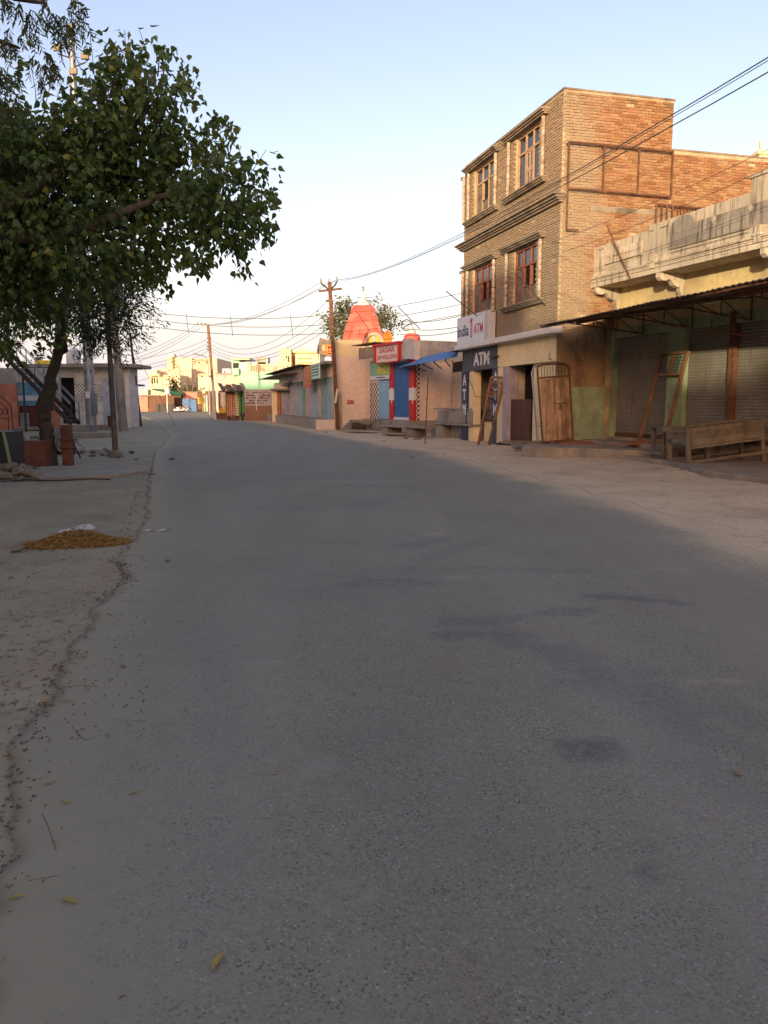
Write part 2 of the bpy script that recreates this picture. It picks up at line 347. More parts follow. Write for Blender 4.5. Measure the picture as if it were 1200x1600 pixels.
# ---------------------------------------------------------------- road edges (world), from near to far
LE = [(16.5,-70),(1.5,-10),(.35,-2),(-.55,.4),(-1.28,2.52),(-1.66,3.6),(-1.90,4.7),(-2.10,5.6),(-2.18,6.74),(-2.58,7.5),(-2.72,8.6),(-3.15,10.4),(-3.75,12.6),(-5.25,17.9),(-6.9,24),(-10.05,37.8),(-12.6,46),(-17.7,63),(-27,90),(-45,108),(-72,118),(-110,125)]
RE = [(23.5,-70),(8.6,-10),(6.6,-2),(5.9,.4),(5.3,2.52),(5.0,3.6),(4.75,4.7),(4.5,5.6),(4.25,6.74),(4.1,7.5),(3.93,8.6),(3.86,10.4),(3.74,12.6),(2.88,17.9),(1.75,24),(-2.3,37.8),(-5.0,47),(-10.5,64),(-21,95),(-38,135),(-70,150),(-110,158)]
def lerp(a, b, t): return a + (b - a) * t
def stations():
    out = []
    for i in range(len(LE) - 1):
        (ax, ay), (bx, by) = LE[i], LE[i+1]; d = hypot(bx-ax, by-ay)
        st = .08 if 0 < by < 9 else (.15 if 0 < by < 19 else (.6 if 0 < by < 50 else 3))
        n = max(1, int(d / st))
        for k in range(n):
            t = k / n; out.append(((lerp(ax, bx, t), lerp(ay, by, t)), (lerp(RE[i][0], RE[i+1][0], t), lerp(RE[i][1], RE[i+1][1], t))))
    out.append((LE[-1], RE[-1])); return out
def nz(x, y, s=1.0, z=0.0): return noise.noise(Vector((x*s, y*s, z)))
# oil, water and tar marks on the asphalt: photo position, half length, half width, turn, strength (+dark, -pale)
MARKS = [(728,995,.22,.10,.3,.9),(735,975,.30,.09,.2,.5),(935,1170,.19,.10,.4,.9),(790,890,.55,.06,.0,.9),(890,895,.30,.04,-.1,.6),(990,938,.42,.07,-.35,.9),(880,960,.3,.10,.3,.6),(1010,935,.2,.05,.2,.4),
    (612,915,.34,.16,.0,.7),(600,900,.5,.22,.8,.4),(560,760,.75,.3,.0,.7),(590,785,.9,.3,1.2,.7),(525,748,1.6,.25,.3,.8),(440,795,.8,.25,.2,.5),(730,855,.9,.18,1.0,.6),(660,850,.4,.12,.7,.6),
    (740,895,.5,.05,.0,.5),(940,1050,1.1,.22,2.2,.55),(1040,1120,.9,.16,2.2,.5),(830,1010,1.0,.14,2.1,.45),(1120,1200,.5,.2,1.8,.4),(950,1015,.07,.035,.2,-.8),(1085,1072,.08,.05,.2,-.7),(1132,1066,.09,.04,.1,-.8),(420,1040,.12,.05,.1,-.7),(500,1200,.10,.06,.4,-.5),(440,1390,.05,.03,.4,-.5),
    (683,836,.10,.03,.2,-1),(715,905,.10,.04,.2,-.7),(1050,892,.16,.03,-.5,-.7),(1010,1335,.04,.02,.1,.9),(1020,1375,.05,.02,.5,.8),(540,930,.7,.35,.2,.3),(650,1100,.6,.3,1.2,.25),(340,1080,.8,.10,1.8,.3)]
MW = [(gnd(a, b).x, gnd(a, b).y, hl, hw, an, st) for a, b, hl, hw, an, st in MARKS]
def mark(x, y):
    s = 0
    for mx, my, hl, hw, an, st in MW:
        dx, dy = x - mx, y - my
        if abs(dx) > 2.6 or abs(dy) > 2.6: continue
        u, v = dx*cos(an)+dy*sin(an), -dx*sin(an)+dy*cos(an)
        r = sqrt((u/hl)**2 + (v/hw)**2) + .75 * nz(x, y, 4.0, 3) + .45 * nz(x, y, 11, 5)
        s += st * (.45 if hl > .45 else .95) * max(0, min(1, (1.2 - r) / (.5 if hl > .45 else .28)))
    return max(-1, min(1, s))
def road():
    st = stations(); NC = 96; vs = []; du = []; sn = []; fs = []
    for (lx, ly), (rx, ry) in st:
        wd = hypot(rx-lx, ry-ly)
        for k in range(-1, NC + 2):
            t = min(1, max(0, k / NC)); jl = (.07 * nz(lx, ly, 1.7) + .05 * nz(lx, ly, 6) + .03 * nz(lx, ly, 17)) * (1 - t) + .30 * t * nz(rx, ry, .8)
            x, y = lerp(lx, rx, t) + jl, lerp(ly, ry, t); z = .012 + .006 * nz(x, y, .5)
            z -= .011 * max(0, 1 - (1 - t) * wd / .5)
            if k in (-1, NC + 1): z = -.03
            if ly > 70: z += .01
            dl, dr = t * wd, (1 - t) * wd; n1 = nz(x, y, 1.3, 1) * .5 + nz(x, y, .35, 2)
            d = math.exp(-max(0, dl - .1) / (.42 + .45 * max(0, n1))) * (.95 if y < 40 else .7)
            # thin dusty band that runs along the wheel line on the left
            d += .22 * math.exp(-((dl - 1.15 - .25 * nz(x, y, .3, 6)) / .22) ** 2)
            d = max(d, math.exp(-max(0, dr - .12) / (.5 + .45 * max(0, n1 + .3))))
            vs.append((x, y, z)); du.append(min(1, d)); sn.append(mark(x, y) if 0 < y < 40 else 0)
    W = NC + 3
    fs = [(i*W+k, i*W+k+1, (i+1)*W+k+1, (i+1)*W+k) for i in range(len(st)-1) for k in range(W-1)]
    me = bpy.data.meshes.new('road'); me.from_pydata(vs, [], fs); me.update(); me.polygons.foreach_set('use_smooth', [True]*len(fs))
    for nm, val in (('dust', du), ('mark', sn)):
        a = me.attributes.new(nm, 'FLOAT', 'POINT'); a.data.foreach_set('value', val)
    o = bpy.data.objects.new('road', me); COL.objects.link(o); o['kind'] = 'structure'
    g = nodes_mat('asphalt'); dust = g.attr('dust'); mk = g.attr('mark')
    cell = g.vor(135, out='Color'); sep = g.N.new('ShaderNodeSeparateColor'); g.L.new(cell, sep.inputs[0])
    base = g.mix(g.ramp(sep.outputs[0], .0, 1), (.203, .194, .146), (.273, .262, .20))
    base = g.mix(g.math('MULTIPLY', g.ramp(sep.outputs[1], .86, .90), g.ramp(g.noi(5, 4), .3, .65, .2, 1)), base, (.10, .093, .082))
    base = g.mix(g.ramp(sep.outputs[2], .97, .99), base, (.38, .355, .32))
    far_ = g.N.new('ShaderNodeCameraData')
    big = g.ramp(g.noi(.55, 4), .35, .68); base = g.mix(g.math('MULTIPLY', big, .4), base, (.19, .165, .14))
    lng = g.ramp(g.noi(1, 4, g.mapv((1.3, .10, 1), (0, 0, -.26))), .42, .66); base = g.mix(g.math('MULTIPLY', lng, .28), base, (.31, .275, .235))
    brown = g.ramp(g.noi(.8, 3, g.mapv((1.2, .45, 1), loc=(3, 7, 0))), .58, .72); base = g.mix(g.math('MULTIPLY', brown, .30), base, (.22, .155, .11))
    base = g.mix(g.math('MULTIPLY', g.math('MAXIMUM', mk, 0.0), g.ramp(g.noi(22, 6, rg=.7), .36, .56, .35, .85)), base, (.085, .083, .085))
    base = g.mix(g.math('MULTIPLY', g.math('MAXIMUM', g.math('MULTIPLY', mk, -1.0), 0.0), .6), base, (.36, .32, .28))
    # dust fills the hollows between the stones first
    fill = g.math('ADD', dust, g.math('MULTIPLY', g.math('SUBTRACT', g.noi(14, 6, rg=.7), .5), 1.1))
    fill = g.math('ADD', fill, g.math('MULTIPLY', g.math('SUBTRACT', sep.outputs[0], .5), -.35))
    df = g.ramp(fill, .22, .85)
    sx = g.N.new('ShaderNodeSeparateXYZ'); g.L.new(g.geo, sx.inputs[0]); side = g.ramp(g.math('ADD', sx.outputs[0], g.math('MULTIPLY', sx.outputs[1], .2)), 1.5, 6)
    dc = g.mix(g.noi(3, 5), (.265, .242, .172), (.325, .295, .212)); dc = g.mix(side, dc, (.52, .41, .27))
    c = g.mix(df, base, dc)
    g.L.new(c, g.b.inputs['Base Color']); g.L.new(g.ramp(mk, 0, 1, .88, .62), g.b.inputs['Roughness']); g.b.inputs['Specular IOR Level'].default_value = .28
    h = g.math('MULTIPLY', g.vor(150), g.ramp(df, 0, 1, 1, .25)); g.L.new(g.bump(g.noi(60, 3), .08, .01, g.bump(h, .3, .004)), g.b.inputs['Normal'])
    o.data.materials.append(g.m); return o
road()

def axis_pts(spec):
    out = []
    for a, b, st in spec:
        n = max(1, int(round((b - a) / st))); out += [lerp(a, b, k / n) for k in range(n)]
    out.append(spec[-1][1]); return out
def rx_at(y): 
    for i in range(len(RE)-1):
        if RE[i][1] <= y <= RE[i+1][1]: return lerp(RE[i][0], RE[i+1][0], (y-RE[i][1])/(RE[i+1][1]-RE[i][1]))
    return None
def lx_at(y):
    for i in range(len(LE)-1):
        if LE[i][1] <= y <= LE[i+1][1]: return lerp(LE[i][0], LE[i+1][0], (y-LE[i][1])/(LE[i+1][1]-LE[i][1]))
    return None
def ground_z(x, y):
    lo, hi = lx_at(y), rx_at(y); z = 0.0
    e = 1.0
    if lo is not None and -60 < y < 120:
        dl, dr = lo - x, x - hi; d = max(dl, dr)
        if d < -.6: return -.05
        e = max(0, min(1, (d + .6) / .5)); base = lerp(-.05, -.004, e)
        if d > 0: z += (.03 * nz(x, y, .6) + .014 * nz(x, y, 2.3) + .006 * nz(x, y, 7)) * min(1, d / .8)
        if dr > 1.2 and 12 < y < 34: z += .07 * min(1, (dr - 1.2) / 2)
        if dr > .5 and 98 < y < 135: z += .25 * min(1, (dr-.5)/3)
        return base + z
    return 0.0
def ground():
    xs = axis_pts([(-900,-100,160),(-100,-30,8),(-30,-12,1.0),(-12,-5,.25),(-5,5,.13),(5,12,.25),(12,30,1.0),(30,100,8),(100,900,160)])
    ys = axis_pts([(-300,-60,40),(-60,0,4),(0,1.5,.5),(1.5,14,.14),(14,32,.28),(32,60,1),(60,150,5),(150,1500,150)])
    n = len(xs); vs = [(x, y, ground_z(x, y)) for y in ys for x in xs]
    fs = [(j*n+i, j*n+i+1, (j+1)*n+i+1, (j+1)*n+i) for j in range(len(ys)-1) for i in range(n-1)]
    me = bpy.data.meshes.new('ground'); me.from_pydata(vs, [], fs); me.update(); me.polygons.foreach_set('use_smooth', [True]*len(fs))
    o = bpy.data.objects.new('ground', me); COL.objects.link(o); o['kind'] = 'structure'
    g = nodes_mat('packed_dirt')
    sx = g.N.new('ShaderNodeSeparateXYZ'); g.L.new(g.geo, sx.inputs[0])
    # the right hand shoulder is pale sand, the left one greyer trodden earth
    side = g.ramp(g.math('ADD', sx.outputs[0], g.math('MULTIPLY', sx.outputs[1], .2)), -2, 4)
    left = g.mix(g.ramp(g.noi(.9, 6), .35, .68), (.275, .248, .178), (.345, .305, .218))
    right = g.mix(g.ramp(g.noi(.7, 6), .35, .68), (.62, .49, .33), (.52, .41, .27))
    c = g.mix(side, left, right)
    c = g.mix(g.math('MULTIPLY', g.ramp(g.noi(2.3, 6, rg=.7), .52, .7), .45), c, (.20, .155, .11))
    red = g.ramp(g.noi(.5, 4, g.mapv(loc=(9, 2, 0))), .55, .7); c = g.mix(g.math('MULTIPLY', red, .3), c, (.28, .175, .11))
    sepc = g.N.new('ShaderNodeSeparateColor'); g.L.new(g.vor(45, out='Color'), sepc.inputs[0])
    c = g.mix(g.math('MULTIPLY', g.ramp(sepc.outputs[0], .95, .97), .6), c, (.13, .105, .08))
    c = g.mix(g.math('MULTIPLY', g.ramp(sepc.outputs[1], .95, .96), .6), c, (.33, .27, .2))
    g.L.new(c, g.b.inputs['Base Color']); g.b.inputs['Roughness'].default_value = .95; g.b.inputs['Specular IOR Level'].default_value = .12
    trk = g.noi(4, 5, g.mapv((2.5, .5, 1), (0, 0, -.26)))
    g.L.new(g.bump(g.vor(45), .2, .008, g.bump(g.noi(9, 7), .5, .03, g.bump(trk, .35, .03))), g.b.inputs['Normal'])
    me.materials.append(g.m); return o
GROUND = ground()
# ================================================================ brick building with the cash machine shop
F1 = Fr(5.1, 24, 0, -.2555, .9668)
R = random.Random(7)
BH = 10.33                                                     # top of the street front
tower = thing('brick_building', 'three storey unplastered brick building with cream and navy shop front at street level', 'building', F1)
OPEN = [(1.55, 3.25, 8.25, 9.93), (5.15, 6.95, 8.25, 9.93), (1.55, 3.25, 4.72, 6.42), (5.15, 6.95, 4.72, 6.42)]
MB().wall(0.015, 7.95, 3.74, BH - .02, -.26, -.015, OPEN).build('street_wall', MORTAR, tower)
m = MB(); m.box(.015, .25, -3.56, -.262, .1, BH - .02); m.box(.25, 7.95, -3.56, -3.35, .1, BH - .02); m.box(7.75, 7.95, -3.349, -.262, .1, BH - .02); m.box(.25, 7.7, -3.34, -.27, 9.9, 10.05)
m.box(.015, 7.95, -12, -3.562, .1, 8.93); m.build('side_wall', MORTAR, tower)
MB().box(-.012, 7.96, -3.6, -3.3, BH - .018, BH + .03).box(-.012, .3, -3.298, .012, BH - .018, BH + .03).box(.302, 7.96, -.28, .012, BH - .018, BH + .03).box(-.012, 7.96, -12, -3.602, 8.932, 8.98).build('coping', CEMD, tower)
BX('room_shade_sheet', DARK, tower, .3, 7.7, -.9, -.88, 3.8, 9.85)  # black sheet in place of the shade inside the upper rooms
# bricks, laid one by one in running bond
def brick_mesh(tint, k):
    r = random.Random(k); L, H, D = .112 + r.uniform(-.004, .003), .031 + r.uniform(-.002, .002), .02
    vs = [(-L, -D, -H), (L, -D, -H), (L, D, -H), (-L, D, -H), (-L, -D, H), (L, -D, H), (L, D, H), (-L, D, H)]
    vs = [(x + r.uniform(-.004, .004), y + r.uniform(-.002, .002), z + r.uniform(-.003, .003)) for x, y, z in vs]
    b = MB(); b.add(vs, [(0,3,2,1),(4,5,6,7),(0,1,5,4),(1,2,6,5),(2,3,7,6),(3,0,4,7)]); b.tint = [tint] * 6
    me = b.mesh('brick'); me.materials.append(BRICKM); return me
BRM = [brick_mesh(k / 13, k) for k in range(14)]
def brick_field(face, u0, u1, z0, z1, holes=(), off=0):
    out = []; row = 0; z = z0
    while z + .078 <= z1 + .001:
        u = u0 - (.12 if row % 2 else 0)
        while u < u1:
            a, b = max(u, u0), min(u + .24, u1)
            if b - a > .05:
                cu, cz = (a + b) / 2, z + .039
                if not any(h[0] - .02 < cu < h[1] + .02 and h[2] - .01 < cz < h[3] + .01 for h in holes): out.append((face, cu, cz, (b - a - .014) / .226))
            u += .24
        z += .078; row += 1
    return out
band = [(-9, 9, 7.02, 7.2)]
bl = brick_field('side', -3.55, -.02, 3.7, BH - .03, [(-3.5, -1.0, 7.04, 7.2)]) + brick_field('side', -12, -3.56, 5.4, 8.9)
bl += brick_field('front', .03, 7.95, 3.78, BH - .03, [(h[0] - .05, h[1] + .05, h[2] - .05, h[3] + .05) for h in OPEN] + [(0, 8, 7.22, 7.5)])
def bplace(q):
    f, u, z, s = q; j = R.uniform(-.008, .010)
    if f == 'front': return Vector((u, -.012 + j, z)), 0.0
    return Vector((.012 - j, u, z)), pi / 2
bl.sort(key=lambda q: (F1.w(*bplace(q)[0]) - Vector((0, 0, 1.5))).length)
near = [q for q in bl if q[0] == 'side' and q[1] > -3.5 and q[2] > 4.7 + max(0, -q[1] - .9) * 1.0][:300]
ns = set(near); mass = MB(); mass.tint = []
for q in bl:
    P, rz = bplace(q); k = R.randrange(14)
    if q not in ns and R.random() < .006: continue
    if q in ns:
        inst(BRM[k], 'brick', tower, P, (0, 0, rz + R.uniform(-.01, .01)), (q[3], 1, 1))
    else:
        L, H, D = .112 * q[3], .031 + R.uniform(-.002, .002), .02
        M4 = Matrix.Translation(P) @ Matrix.Rotation(rz + R.uniform(-.012, .012), 4, 'Z')
        mass.box(-L, L, -D, D, -H, H, M4); mass.tint += [k / 13] * 6
mass.build('brick_courses', BRICKM, tower, kind='stuff')
BX('floor_band', CEMD, tower, -.022, .02, -3.5, -.9, 7.04, 7.19)
# cement mouldings
def moulding(a0, a1, z0, steps, name, y0=0.0):
    m = MB(); z = z0
    for h, pr in steps: m.box(a0 - pr * .5, a1 + pr * .5, y0 - .05, y0 + pr, z, z + h - .002); z += h
    return m.build(name, CEMD, tower, bevel=.008)
moulding(-.02, 8.0, 7.24, [(.06, .10), (.05, .17), (.07, .25), (.05, .34)], 'cornice')
COLS = [(1.13, 3.68), (4.77, 7.36)]
for zi, (zb, zt) in enumerate(((8.22, 9.95), (4.69, 6.44))):
    for c0, c1 in COLS:
        for c in (c0, c1) + ((7.84,) if c0 > 4 else ()):
            m = MB(); n = 9
            for k in range(n):                                     # stacked drums with small gaps
                z0 = zb + (zt - zb) * k / n; z1 = zb + (zt - zb) * (k + 1) / n; m.lathe([(.05, 0), (.062, .015), (.062, z1 - z0 - .02), (.05, z1 - z0 - .004)], (c, .08, z0), 10)
            m.build('window_column', MARBLE, tower)
        moulding(c0 - .12, c1 + .12, zt + .012, [(.05, .16), (.05, .22), (.06, .28)], 'lintel_moulding')
        moulding(c0 - .12, c1 + .12, zb - .16, [(.05, .14), (.05, .19), (.05, .24)], 'sill_moulding')
def window(o, fm, kind):
    a0, a1, z0, z1 = o; y = -.10; m = MB(); t = .06
    w = MB(); zt = z0 + (z1 - z0) * .68
    w.box(a0 + .002, a0 + t, y - .07, y + .03, z0 + .002, z1 - .002); w.box(a1 - t, a1 - .002, y - .07, y + .03, z0 + .002, z1 - .002)
    w.box(a0 + t, a1 - t, y - .07, y + .03, z1 - t, z1 - .002); w.box(a0 + t, a1 - t, y - .07, y + .03, z0 + .002, z0 + t); w.box(a0 + t, a1 - t, y - .068, y + .028, zt - .035, zt + .035)
    us = [a0 + t, a0 + (a1 - a0) * .34, a0 + (a1 - a0) * .66, a1 - t]
    for u in us[1:3]: w.box(u - .03, u + .03, y - .066, y + .026, z0 + t, zt - .035); w.box(u - .03, u + .03, y - .066, y + .026, zt + .035, z1 - t)
    f = w.build('window', fm, tower, bevel=.004)
    for k in range(3):
        e0, e1 = us[k] + (.03 if k else 0), us[k+1] - (.03 if k < 2 else 0)
        BX('pane', GLASSM, f, e0, e1, y - .03, y - .022, zt + .036, z1 - t - .001)
        style = kind[k]
        if style == 'glass':
            BX('pane', GLASSM, f, e0, e1, y - .03, y - .022, z0 + t + .001, zt - .036)
        elif style == 'panel':                                      # a leaf with small panes over small panes
            l = MB(); mu = (e0 + e1) / 2; zz = [z0 + t, z0 + t + (zt - z0) * .42, zt - .036]
            for za, zb2 in ((zz[0] + .002, zz[1]), (zz[1] + .002, zz[2])):
                l.box(e0, e0 + .07, y - .03, y + .012, za, zb2); l.box(e1 - .07, e1, y - .03, y + .012, za, zb2); l.box(mu - .03, mu + .03, y - .03, y + .012, za, zb2)
                l.box(e0 + .07, mu - .03, y - .03, y + .012, za, za + .08); l.box(mu + .03, e1 - .07, y - .03, y + .012, za, za + .08); l.box(e0 + .07, mu - .03, y - .03, y + .012, zb2 - .06, zb2); l.box(mu + .03, e1 - .07, y - .03, y + .012, zb2 - .06, zb2)
                for q0, q1 in ((e0 + .07, mu - .03), (mu + .03, e1 - .07)): BX('pane', GLASSM, f, q0, q1, y - .022, y - .014, za + .081, zb2 - .061)
            l.build('casement', fm, f)
        elif style == 'board':
            l = MB(); l.box(e0, e1, y - .03, y - .005, z0 + t + .001, zt - .036); l.box(e0 + .05, e1 - .05, y - .005, y + .008, z0 + .15, z0 + .55); l.box(e0 + .05, e1 - .05, y - .005, y + .008, z0 + .63, zt - .1)
            l.build('shutter_board', WOODG, f)
        elif style == 'half':                                       # board below, bars and dark room above
            zm = z0 + (zt - z0) * .40; l = MB(); l.box(e0, e1, y - .03, y - .005, z0 + t + .001, zm); l.build('shutter_board', WOODG, f)
            l = MB(); l.box(e0, e1, y - .03, y + .01, zm + .002, zm + .05)
            for k2 in range(3): u = e0 + (e1 - e0) * (k2 + 1) / 4; l.tube([(u, y - .02, zm + .05), (u, y - .02, zt - .04)], .008, 5)
            l.build('window_bar', IRON, f)
window(OPEN[0], FRAMEL, ['glass', 'panel', 'glass'])
window(OPEN[1], FRAMEL, ['board', 'half', 'board'])
window(OPEN[2], FRAMER, ['half', 'half', 'board'])
window(OPEN[3], FRAMER, ['half', 'half', 'board'])
# far column pair and ledges wrap round the far corner
MB().box(7.98, 8.2, -.3, .1, 7.3, 7.47).box(7.98, 8.18, -.3, .1, 6.45, 6.55).box(7.98, 8.15, -.3, .1, 9.9, 10.0).build('corner_ledge', CEMD, tower)
# ground floor
BX('chajja', WHITEP, tower, -.35, 8.35, .002, .36, 3.52, 3.70, bevel=.012)
BX('navy_lintel', GREYB, tower, 4.42, 7.95, -.2, .004, 2.72, 3.518)
BX('cream_lintel', CREAM, tower, .02, 4.418, -.2, .02, 2.74, 3.518)
for a0, a1, mt, nm in ((7.35, 7.95, NAVY, 'navy_pillar'), (4.42, 4.95, NAVY, 'navy_pillar')):
    BX(nm, mt, tower, a0, a1, -.42, .03 if a0 > 7 else -.02, .0, 2.715)
BX('cream_pillar', CREAM, tower, 6.85, 7.33, -.35, -.05, .0, 2.715); BX('cream_pillar', CREAM, tower, 3.95, 4.415, -.35, .0, .12, 2.735)
BX('lilac_pillar', mat('lilac_plaster', (.40, .34, .36), stain=(.25, .2, .18), samt=.2), tower, 3.5, 3.945, -.36, .0, .12, 2.735)
BX('cream_wall', CREAM, tower, .02, 1.75, -.3, -.1, .12, 2.735)
BX('cream_reveal', CREAM2, tower, 3.46, 3.5, -.6, -.37, .12, 2.73); BX('shade_reveal', DARK, tower, 3.45, 3.5, -2.5, -.602, .12, 2.73)  # inner part of the reveal coloured near black for the shade indoors
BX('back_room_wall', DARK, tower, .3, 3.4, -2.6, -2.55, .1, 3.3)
# kiosk counter behind the first opening: wall, rusty panel, grille, ledge
BX('cream_back_wall', CREAM, tower, 4.96, 6.9, -.9, -.8, .0, 2.72); BX('counter_wall', CREAM, tower, 4.96, 6.85, -.62, -.5, .0, .82)
BX('counter_ledge', WOODD, tower, 4.96, 6.85, -.66, -.44, .82, .88); BX('closed_panel', WOODD, tower, 5.1, 6.8, -.78, -.74, 1.05, 2.2)
m = MB(); [m.box(4.98, 6.83, -.56, -.54, .92 + k * .075, .935 + k * .075) for k in range(9)]; m.box(5.5, 5.54, -.58, -.52, .88, 1.6); m.box(6.2, 6.24, -.58, -.52, .88, 1.6); m.build('grille', STEEL, tower)
# dark doorway with half door, inner glazed partition, little lamp
hd = MB(); [hd.box(1.95 + k * .26, 1.95 + k * .26 + .252, -.16, -.12, .16, 1.62 + .012 * (k % 2)) for k in range(6)]; hd.build('half_door', WOODD, tower)
m = MB(); m.box(1.8, 3.45, -1.3, -1.25, 1.95, 2.02); m.box(2.55, 2.6, -1.3, -1.25, .3, 1.95); m.box(3.3, 3.36, -1.3, -1.25, .3, 1.95); m.build('inner_frame', IRON, tower)
BX('inner_glass', GLASSM, tower, 2.61, 3.29, -1.28, -1.27, .3, 1.94); BX('paper_notice', LETW, tower, 2.0, 2.35, -1.24, -1.235, 1.55, 1.9)
MB().tube([(2.7, -.5, 3.2), (2.7, -.5, 2.62)], .012).build('lamp_cord', IRON, tower)
# side wall at street level, under the tin canopy
BX('mud_plaster', MUDW, tower, -.012, .012, -1.62, 0, .15, 3.69); BX('green_dado', GREENW, tower, -.03, -.013, -1.62, -.42, .32, 1.98)
m = MB()
for p, q in (((-.50,2.72),(-.82,2.66)),((-.50,2.72),(-.60,2.40)),((-.82,2.66),(-.78,2.38)),((-.60,2.40),(-.68,2.22)),((-.78,2.38),(-.68,2.22)),((-.54,2.64),(-.76,2.54)),((-.56,2.52),(-.78,2.46)),((-.6,2.42),(-.76,2.36))):
    m.bar((-.014, p[0], p[1]), (-.014, q[0], q[1]), .004, .014)
m.build('chalk_mark', mat('faded_red_chalk', (.42, .17, .12), bump=0), tower, kind='stuff')
text('ATM', tower, 'lettering', LETW, (6.75, .006, 2.88), (-1, 0, 0), (0, 0, 1), 1.55, .48, bold=.025)
for a, y0, mt in ((7.8, .032, LETW), (4.83, -.018, LETW)):
    for k, chh in enumerate('ATM'): text(chh, tower, 'lettering', mt, (a, y0, 2.18 - k * .56), (-1, 0, 0), (0, 0, 1), .36, .42, bold=.02)
m = MB(); m.bar((5.0, .09, 3.14), (4.2, .12, 3.12), .13, .04); m.build('sign_bracket', RUST, tower)
for a, z in ((4.2, 2.73), (.25, 2.78)):
    MB().tube([(a, .03, z), (a + .02, .10, z + .02), (a + .02, .12, z + .12), (a - .03, .1, z + .2)], .012, 5).build('iron_hook', RUST, tower)
MB().box(7.96, 8.9, -.6, .36, 3.52, 3.68).box(8.1, 8.7, -.5, .1, 3.682, 3.9).build('ledge', GREYW, tower)
MB().tube([(7.9, .06, 2.7), (7.2, .1, 2.55), (6.9, .02, 2.2), (6.6, -.04, 1.75), (6.4, -.4, 1.7)], .012, 5).build('loose_cable', WIREM, tower)
# lit box sign standing on the slab
sg = thing('cash_machine_sign', 'white board lettered india 1 ATM standing on the slab over the navy lintel', 'sign', loc=F1.w(7.6, .37, 3.7), rz=F1.rot)
BX('sign_box', GREYS, sg, -3.05, 0.0, -.3, -.012, 0, 1.0); BX('sign_face', SIGNW, sg, -2.75, .0, -.01, .0, -.12, .98)
text('india', sg, 'lettering', NAVY, (-.08, .001, .27), (-1, 0, 0), (0, 0, 1), 1.17, .42, bold=.012)
text('ATM', sg, 'lettering', REDL, (-1.78, .001, .27), (-1, 0, 0), (0, 0, 1), .87, .36, bold=.01)
m = MB()
for k in range(9):                                                  # the numeral built of small stacked bars, flag at the top
    z = .18 + k * .075; m.box(-1.62, -1.44, .001, .006, z, z + .055)
m.prism([(-1.62, .86), (-1.44, .86), (-1.34, .70), (-1.40, .68), (-1.5, .76), (-1.62, .76)], (0, .001, 0), (1, 0, 0), (0, 0, 1), (0, .005, 0)); m.build('numeral', REDL, sg)
MB().box(-2.6, -2.2, .001, .006, .92, .935).build('strap_line', NAVY, sg)
MB().tube([(-.5, .06, .9), (-1.2, .12, .6), (-1.7, .5, .35)], .01, 5)
# iron bar frame left on the side wall, grille, loose rods
fr = thing('sign_frame', 'rusty empty iron frame with three bays fixed to the brick side wall', 'frame', F1)
m = MB(); X = -.14; zt, zb = 8.86, 7.6; bs = [-.12, -1.24, -2.38, -3.5]
for b in bs: m.bar((X, b, zb), (X, b, zt), .045)
m.bar((X, bs[0], zt), (X, bs[-1], zt - .02), .045); m.bar((X, bs[0], zb), (X, bs[-1], zb - .03), .045); m.bar((X, bs[0], zb), (X, bs[0], 6.45), .035); m.bar((X, bs[0], 6.45), (X, -.5, 6.46), .035)
for b in bs: m.bar((X, b, zt - .05), (0, b, zt - .05), .03)
m.build('iron_bar', RUST, fr)
gr = thing('window_grille', 'rusty iron grille of upright bars low on the brick wall above the parapet', 'grille', F1)
m = MB(); [m.bar((-.16, -3.02 - k * .18, 6.5), (-.16, -3.02 - k * .18, 7.33), .045) for k in range(4)]; m.bar((-.16, -3.0, 7.33), (-.16, -5.6, 7.30), .05)
[m.bar((-.16, -3.74 - k * .11, 6.6), (-.16, -3.74 - k * .11, 7.3), .02) for k in range(16)]; m.build('iron_bar', RUST, gr)
def rod(px0, px1, b0, b1, lab):
    a0, z0 = F1.p(*px0, b0); a1, z1 = F1.p(*px1, b1); p, q = F1.w(a0, b0, z0), F1.w(a1, b1, z1)
    o = thing('iron_rod', lab, 'rod', loc=p, group='rods sticking out of the building fronts'); MB().tube([Vector(), (q - p)], .018, 6).build('rod_shaft', IRON, o)
rod((852, 477), (805, 427), .05, 1.0, 'thin black rod sticking out before the lower right window of the brick building')
rod((746, 494), (697, 455), .5, 1.2, 'thin black rod leaning out over the left end of the india 1 ATM board')

# ================================================================ single storey shop with parapet, on the right
F2 = Fr(6.12, 24.27, 0, -.325, .946)
shop = thing('shop_building', 'single storey shop with stained cream parapet, curled brackets and steel rolling shutters', 'building', F2)
AE = -13.5
MB().wall(AE, .05, 3.72, 4.86, -1.0, -.8, ()).build('upper_wall', mat('yellow_plaster', (.56, .45, .23), (.42, .33, .18), stain=(.26, .2, .13), samt=.3, scale=.8), shop)
BX('roof_slab', MOSSC, shop, AE, .04, -8, .02, 4.86, 4.98)
BX('back_wall', MORTAR, shop, AE, .04, -8, -1.02, .1, 4.858)
m = MB(); m.box(AE, -2.5, -.22, -.05, 4.982, 6.14); m.build('parapet', MOSSC, shop, bevel=.012)
m = MB(); m.box(-2.498, .035, -.22, -.06, 4.982, 6.02); m.build('parapet', MOSSC, shop, bevel=.012)
for a0, a1 in ((AE, -2.93), (-2.75, -.03)):
    m = MB()
    for z, h, pr in ((4.99, .05, .035), (5.05, .035, .02), (5.095, .03, .05), (5.135, .03, .02)): m.box(a0, a1, -.05, pr, z, z + h)
    m.build('parapet_moulding', MOSSC, shop, bevel=.006)
for ac in (-2.84, -6.45, -10.2):
    MB().box(ac - .1, ac + .1, -.05, .06, 4.99, 5.36).box(ac - .13, ac + .13, -.05, .08, 5.14, 5.2).build('corbel_block', MOSSC, shop, bevel=.01)
